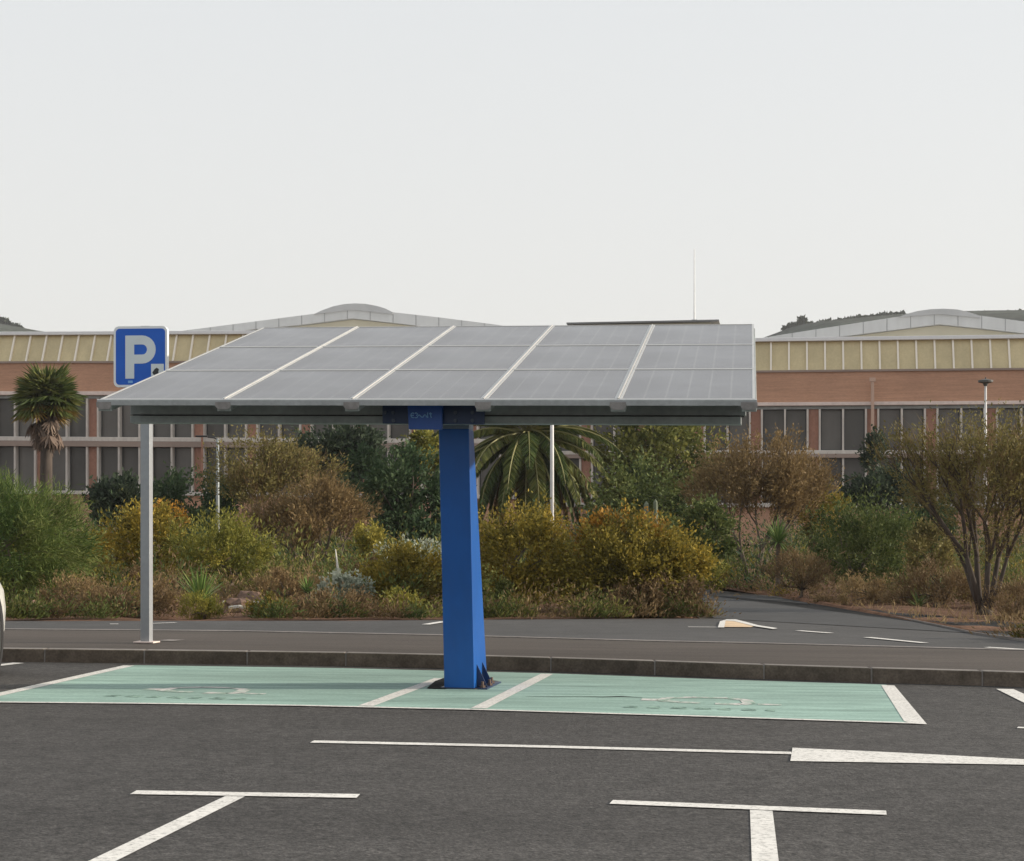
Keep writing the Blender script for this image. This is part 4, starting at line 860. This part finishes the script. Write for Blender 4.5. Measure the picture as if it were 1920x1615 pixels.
# keep the path clear
ok = np.array([not (x > pl[2].x - 3 and x < PP[-1].x and y > 24 and (x > EP[-1].x - .2 - (y - 25) * .02) and y < pY(x) + .2) for x, y in zip(X, Y)]); X, Y = X[ok], Y[ok]; n = len(X)
P = np.stack([X, Y, np.array([gz(x, y) for x, y in zip(X, Y)]) - .01], 1); D = RNG.normal(size=(n, 3)) * .6; D[:, 2] = .6 + .6 * RNG.random(n)
o = leaf_ob('dry_grass', P, D, .08 + .16 * RNG.random(n), np.full(n, .012), RNG.random(n), LM['dry'], None); tag(o, 'dry grass and litter scattered over the red soil of the bed', 'grass'); o['kind'] = 'stuff'

# undergrowth between the shrubs: one mass per kind of brushwood
def on_path(x, y):
    if y > 44: return False
    xl = pl[0].x + (pl[2].x - pl[0].x) * max(0, min(1, (y - pl[0].y) / (pl[2].y - pl[0].y))) - .1
    return x > xl and y < pY(x) + .35
def undergrowth(name, kind, n, y0, y1, h0, h1, per, ls, label, x0=-20, x1=20, aspect=.3, w=.45):
    C = []; Dd = []; T = []; k = 0
    while k < n:
        y = y0 + (y1 - y0) * random.random(); x = random.uniform(x0, x1) * y / 44 + 0
        if on_path(x, y) or y < eY(x) + .25 and x < EP[-1].x or (x >= EP[-1].x - .2 and y < pY(x) + .8): continue
        if 5.6 < x < 11 and y < 29.6: continue
        if -5.1 < x < -3.5 and y < 29: continue
        k += 1; h = random.uniform(h0, h1); g = RNG.normal(size=(per, 3)); P = np.array([x, y, gz(x, y)]) + np.stack([g[:, 0] * w * h, g[:, 1] * w * h, np.abs(g[:, 2]) ** .8 * h * .52], 1)
        C.append(P); d = np.stack([g[:, 0] * .5, g[:, 1] * .5, .7 + .4 * RNG.random(per)], 1) + RNG.normal(size=(per, 3)) * .35; Dd.append(d); T.append(RNG.normal(random.gauss(.5, .2), .17, per))
    C = np.concatenate(C); Dd = np.concatenate(Dd); T = np.concatenate(T); L_ = ls * (.5 + RNG.random(len(C)))
    o = leaf_ob(name, C, Dd, L_, L_ * aspect, T, LM[kind], None); tag(o, label, 'undergrowth'); o['kind'] = 'stuff'
undergrowth('olive_undergrowth', 'olive', 210, 30, 60, .5, 1.5, 420, .11, 'olive green brushwood filling the gaps between the shrubs')
undergrowth('green_undergrowth', 'dark', 120, 36, 66, .6, 1.9, 420, .13, 'dark green brushwood at the back of the bed')
undergrowth('rusty_undergrowth', 'rust', 60, 26, 52, .3, .9, 380, .09, 'rusty dry brushwood low between the shrubs', aspect=.25)
undergrowth('leafy_undergrowth', 'green', 90, 26, 50, .3, 1.0, 380, .085, 'mid green leafy ground cover between the shrubs')
undergrowth('ochre_undergrowth', 'ochre', 80, 25.5, 48, .3, 1.0, 380, .085, 'ochre leafy ground cover between the shrubs')
def edge_cover(name, kind, n, h0, h1, label):
    C = []; Dd = []; T = []
    for q in range(n):
        x = random.uniform(-9, EP[-1].x - .1)
        if -5.3 < x < -3.4: continue
        y = eY(x) + random.uniform(.10, .55); h = random.uniform(h0, h1); per = 260; g = RNG.normal(size=(per, 3))
        P = np.array([x, y, gz(x, y)]) + np.stack([g[:, 0] * h * .55, np.abs(g[:, 1]) * h * .4 - .04, np.abs(g[:, 2]) * h * .5], 1); C.append(P)
        Dd.append(np.stack([g[:, 0] * .6, g[:, 1] * .4, .6 + .5 * RNG.random(per)], 1) + RNG.normal(size=(per, 3)) * .3); T.append(RNG.normal(random.gauss(.5, .2), .17, per))
    C = np.concatenate(C); Dd = np.concatenate(Dd); T = np.concatenate(T); L_ = .06 * (.5 + RNG.random(len(C)))
    o = leaf_ob(name, C, Dd, L_, L_ * .28, T, LM[kind], None); tag(o, label, 'ground cover'); o['kind'] = 'stuff'
def path_cover(name, kind, n, h0, h1, label):
    C = []; Dd = []; T = []
    for q in range(n):
        x = random.uniform(PP[0].x + .1, 10.5); y = pY(x) + random.uniform(.16, .55); h = random.uniform(h0, h1); per = 240; g = RNG.normal(size=(per, 3))
        P = np.array([x, y, gz(x, y)]) + np.stack([g[:, 0] * h * .5, np.abs(g[:, 1]) * h * .4 - .03, np.abs(g[:, 2]) * h * .5], 1); C.append(P)
        Dd.append(np.stack([g[:, 0] * .6, g[:, 1] * .4, .6 + .5 * RNG.random(per)], 1) + RNG.normal(size=(per, 3)) * .3); T.append(RNG.normal(random.gauss(.45, .2), .17, per))
    C = np.concatenate(C); Dd = np.concatenate(Dd); T = np.concatenate(T); L_ = .06 * (.5 + RNG.random(len(C)))
    o = leaf_ob(name, C, Dd, L_, L_ * .28, T, LM[kind], None); tag(o, label, 'ground cover'); o['kind'] = 'stuff'
path_cover('rusty_path_cover', 'rust', 45, .14, .34, 'rusty low plants along the far edge of the side path')
path_cover('ochre_path_cover', 'ochre', 22, .12, .30, 'ochre low plants along the far edge of the side path')
edge_cover('green_ground_cover', 'green', 30, .16, .34, 'green low ground cover along the road edge of the bed')
edge_cover('rusty_ground_cover', 'rust', 34, .18, .42, 'rusty ground cover along the road edge of the bed')
edge_cover('olive_ground_cover', 'olive', 40, .15, .36, 'olive ground cover along the road edge of the bed')

# ---- date palm behind the blue post
def date_palm(px, py, Y, L0, nf, label):
    top = W(px, py, Y); b = Vector((top.x, Y, gz(top.x, Y))); o = thing('date_palm', b, label, 'palm tree')
    MB().tube([b - ZZ * .1, b.lerp(top, .3), b.lerp(top, .7), top], [.36, .30, .29, .36], 12).build('trunk', M['bark_dark'], o, smooth=True)
    mb = MB(); C, D, Ln, Wd, T = [], [], [], [], []; C2, D2, L2, W2, T2 = [], [], [], [], []
    for q in range(nf):
        az = q * 2.39996; old = q / nf; el = math.radians(80 - 150 * old ** .9 + random.uniform(-8, 8)); h = Vector((math.cos(az), math.sin(az), 0)); p = top + ZZ * random.uniform(-.15, .15); l = L0 * random.uniform(.85, 1.1)
        pts = []; e = el; side = Vector((-h.y, h.x, 0)); sg_ = 12
        for j in range(sg_ + 1):
            pts.append(p.copy()); p = p + (h * math.cos(e) + ZZ * math.sin(e)) * l / sg_; e -= (1.15 if old < .7 else .75) / sg_ * (.5 + 1.2 * j / sg_); e = max(e, -1.5)
        mb.tube(pts, [.05 * (1 - .85 * j / sg_) for j in range(sg_ + 1)], 4, cap=False)
        tone = random.gauss(.5, .2); oldf = old > .84
        for k in range(84):
            u = .12 + .88 * k / 84; f_ = u * sg_; j = min(int(f_), sg_ - 1); c = pts[j].lerp(pts[j + 1], f_ - j); tg = (pts[j + 1] - pts[j]).normalized(); nn = side.cross(tg)
            for sgn_ in (-1, 1):
                d = tg * .75 + side * sgn_ * .8 + nn * .25 + Vector((0, 0, -.25)); a = (C2, D2, L2, W2, T2) if oldf else (C, D, Ln, Wd, T)
                a[0].append(c); a[1].append(d); a[2].append(.50 * math.sin(math.pi * (.15 + .8 * u)) + .06); a[3].append(.07); a[4].append(tone + random.gauss(0, .15) + .25 * (random.random() < .1))
    mb.build('frond_rib', mat('frond_rib', (.24, .23, .095), .6, .3), o)
    for a, nm, mm in (((C, D, Ln, Wd, T), 'fronds', 'palm'), ((C2, D2, L2, W2, T2), 'dry_fronds', 'palmold')):
        leaf_ob(nm, np.array([tuple(v) for v in a[0]]), np.array([tuple(v) for v in a[1]]), np.array(a[2]), np.array(a[3]), np.array(a[4]), LM[mm], o)
date_palm(990, 812, 58, 3.9, 84, 'large date palm with drooping fronds just right of the blue post')
# ---- fan palm at the left
def fan_palm(px, py, Y, label):
    top = W(px, py, Y); b = Vector((top.x - .05, Y, gz(top.x, Y))); o = thing('fan_palm', b, label, 'palm tree')
    MB().tube([b - ZZ * .1, b.lerp(top, .35), b.lerp(top, .7), top - ZZ * .3], [.30, .22, .20, .24], 12).build('trunk', M['bark_dark'], o, smooth=True)
    pet = MB(); sets = {'fan_leaves': ([], [], [], [], [], 'palm'), 'dead_skirt': ([], [], [], [], [], 'dead'), 'yellow_leaves': ([], [], [], [], [], 'palmold')}
    def fan(hub, d, R, st, nb, droop, tone):
        side = d.cross(ZZ).normalized(); 
        if side.length < .1: side = Vector((1, 0, 0))
        for k in range(nb):
            a = math.radians(-105 + 210 * k / (nb - 1)); v = d * math.cos(a) + side * math.sin(a) + Vector((0, 0, -droop * abs(math.sin(a)) * .4 - droop * .25)); c = sets[st]
            c[0].append(hub); c[1].append(v); c[2].append(R * (1 - .25 * abs(a) / 1.9) * random.uniform(.9, 1.1)); c[3].append(.10); c[4].append(tone + random.gauss(0, .12))
    for q in range(110):
        az = q * 2.39996 + random.uniform(-.4, .4); f_ = min(1, max(0, q / 110 + random.uniform(-.08, .08))); el = math.radians(80 - 106 * f_); h = Vector((math.cos(az), math.sin(az), 0)); d = h * math.cos(el) + ZZ * math.sin(el)
        l = .66 * random.uniform(.7, 1.2); hub = top + d * l; pet.tube([top, hub], [.018, .012], 4)
        fan(hub, (d + Vector((0, 0, -.35))).normalized(), .82, 'yellow_leaves' if (f_ > .80 and random.random() < .6) else 'fan_leaves', 17, .5, random.gauss(.5, .2))
    for q in range(64):
        az = random.uniform(0, 6.283); el = math.radians(random.uniform(-88, -35)); h = Vector((math.cos(az), math.sin(az), 0)); d = h * math.cos(el) + ZZ * math.sin(el)
        s_ = top - ZZ * random.uniform(.2, .85); l = random.uniform(.35, .75); hub = s_ + d * l; pet.tube([s_, hub], [.015, .01], 4)
        fan(hub, (d + Vector((0, 0, -.8))).normalized(), .58, 'dead_skirt', 9, 1.2, random.gauss(.5, .22))
    pet.build('leaf_stalks', M['bark'], o)
    for nm, a in sets.items():
        leaf_ob(nm, np.array([tuple(v) for v in a[0]]), np.array([tuple(v) for v in a[1]]), np.array(a[2]), np.array(a[3]), np.array(a[4]), LM[a[5]], o)
fan_palm(88, 752, 60, 'fan palm with a brown skirt of dead leaves before the left facade')

# ================================================================== PARKED CAR (mostly outside the frame at left)
def car(px, Y, ang):
    hw = .85; e = W(px, 1150, Y); d = Vector((math.sin(ang), math.cos(ang), 0)); rgt = Vector((math.cos(ang), -math.sin(ang), 0))
    O = Vector((e.x, Y, 0)) - rgt * hw; O.z = -SL * O.x
    o = thing('parked_car', O, 'white parked car cut off by the left edge of the photo', 'car')
    def P(l, w, h): return O + d * l + rgt * w + ZZ * h          # l: 0 at the end nearest the kerb, negative towards the camera
    secs = [(0, .33, .80, .42, .72), (-.10, .24, .845, .32, .84), (-.22, .20, .85, .30, .90), (-.45, .18, .85, .26, .98), (-1.2, .18, .85, .26, 1.0), (-3.0, .18, .85, .26, 1.02), (-3.8, .20, .83, .28, 1.0), (-4.05, .28, .72, .38, .85)]
    mb = MB(); n = 0; ring = []
    for l, z0, w, z1, zt in secs:
        pr = [(-w * .9, z0), (w * .9, z0), (w * .985, z1), (w, .55), (w * .985, .72), (w * .90, zt), (0, zt + .03), (-w * .90, zt), (-w * .985, .72), (-w, .55), (-w * .985, z1)]
        ring.append(len(mb.v)); mb.v += [tuple(P(l, a, h)) for a, h in pr]; n = len(pr)
    for r0, r1 in zip(ring, ring[1:]):
        for i in range(n): mb.f.append((r0 + i, r0 + (i + 1) % n, r1 + (i + 1) % n, r1 + i))
    mb.f.append(tuple(range(ring[0], ring[0] + n))[::-1]); mb.f.append(tuple(range(ring[-1], ring[-1] + n)))
    body = mb.build('body', M['car_paint'], o, bevel=.03, smooth=True)
    cb_ = MB(); cab = [(-.95, 1.0, .74), (-1.6, 1.46, .60), (-3.0, 1.48, .60), (-3.75, 1.0, .72)]
    b0 = len(cb_.v)
    for l, h, w in cab: cb_.v += [tuple(P(l, -w, h)), tuple(P(l, w, h))]
    cb_.f += [(0, 1, 3, 2), (2, 3, 5, 4), (4, 5, 7, 6), (0, 2, 4, 6), (1, 7, 5, 3)]
    cb_.build('cabin_glass', M['car_glass'], o)
    rf = MB(); rf.hexa([P(-1.55, -.61, 1.455), P(-3.05, -.61, 1.475), P(-3.05, .61, 1.475), P(-1.55, .61, 1.455), P(-1.6, -.55, 1.50), P(-3.0, -.55, 1.52), P(-3.0, .55, 1.52), P(-1.6, .55, 1.50)]); rf.build('roof', M['car_paint'], o, bevel=.015)
    for l in (-.62, -3.25):
        for s in (-1, 1):
            c = P(l, s * .73, .31); w = MB().tube([c - rgt * s * .1, c - rgt * s * .09, c + rgt * s * .125, c + rgt * s * .135], [.26, .31, .31, .27], 24).build('wheel', M['tyre'], o)
            MB().tube([c + rgt * s * .137, c + rgt * s * .145], [.20, .16], 16).build('rim', M['rim'], w)
            MB().tube([P(l, s * .846, .33), P(l, s * .856, .33)], [.375, .375], 24).build('wheel_arch', M['dark'], body)
    for s in (-1, 1):
        MB().hexa([P(-3.98, s * .62, .68), P(-3.98, s * .80, .68), P(-3.86, s * .835, .68), P(-3.9, s * .62, .68), P(-4.0, s * .60, .86), P(-3.97, s * .78, .86), P(-3.86, s * .82, .86), P(-3.9, s * .62, .86)]).build('tail_light', M['car_light'], o)
    MB().hexa([P(-4.09, -.7, .26), P(-4.09, .7, .26), P(-4.0, .7, .26), P(-4.0, -.7, .26), P(-4.10, -.7, .42), P(-4.10, .7, .42), P(-4.0, .7, .42), P(-4.0, -.7, .42)]).build('bumper', M['dark'], o, bevel=.02)
car(16, 15.9, math.radians(-5.5))

# ================================================================== HAZE
hz = struct(MB().hexa([Vector(p) for p in ((-420, -8, -8), (420, -8, -8), (420, 930, -8), (-420, 930, -8), (-420, -8, 110), (420, -8, 110), (420, 930, 110), (-420, 930, 110))]).build('haze', M['hill']))
hz['kind'] = 'stuff'
m = bpy.data.materials.new('haze_air'); m.use_nodes = True; t = m.node_tree; t.nodes.remove(t.nodes['Principled BSDF'])
pv = t.nodes.new('ShaderNodeVolumePrincipled'); pv.inputs['Color'].default_value = (.86, .88, .92, 1); pv.inputs['Density'].default_value = .00022; pv.inputs['Anisotropy'].default_value = .1
t.links.new(pv.outputs[0], t.nodes['Material Output'].inputs['Volume']); hz.data.materials[0] = m
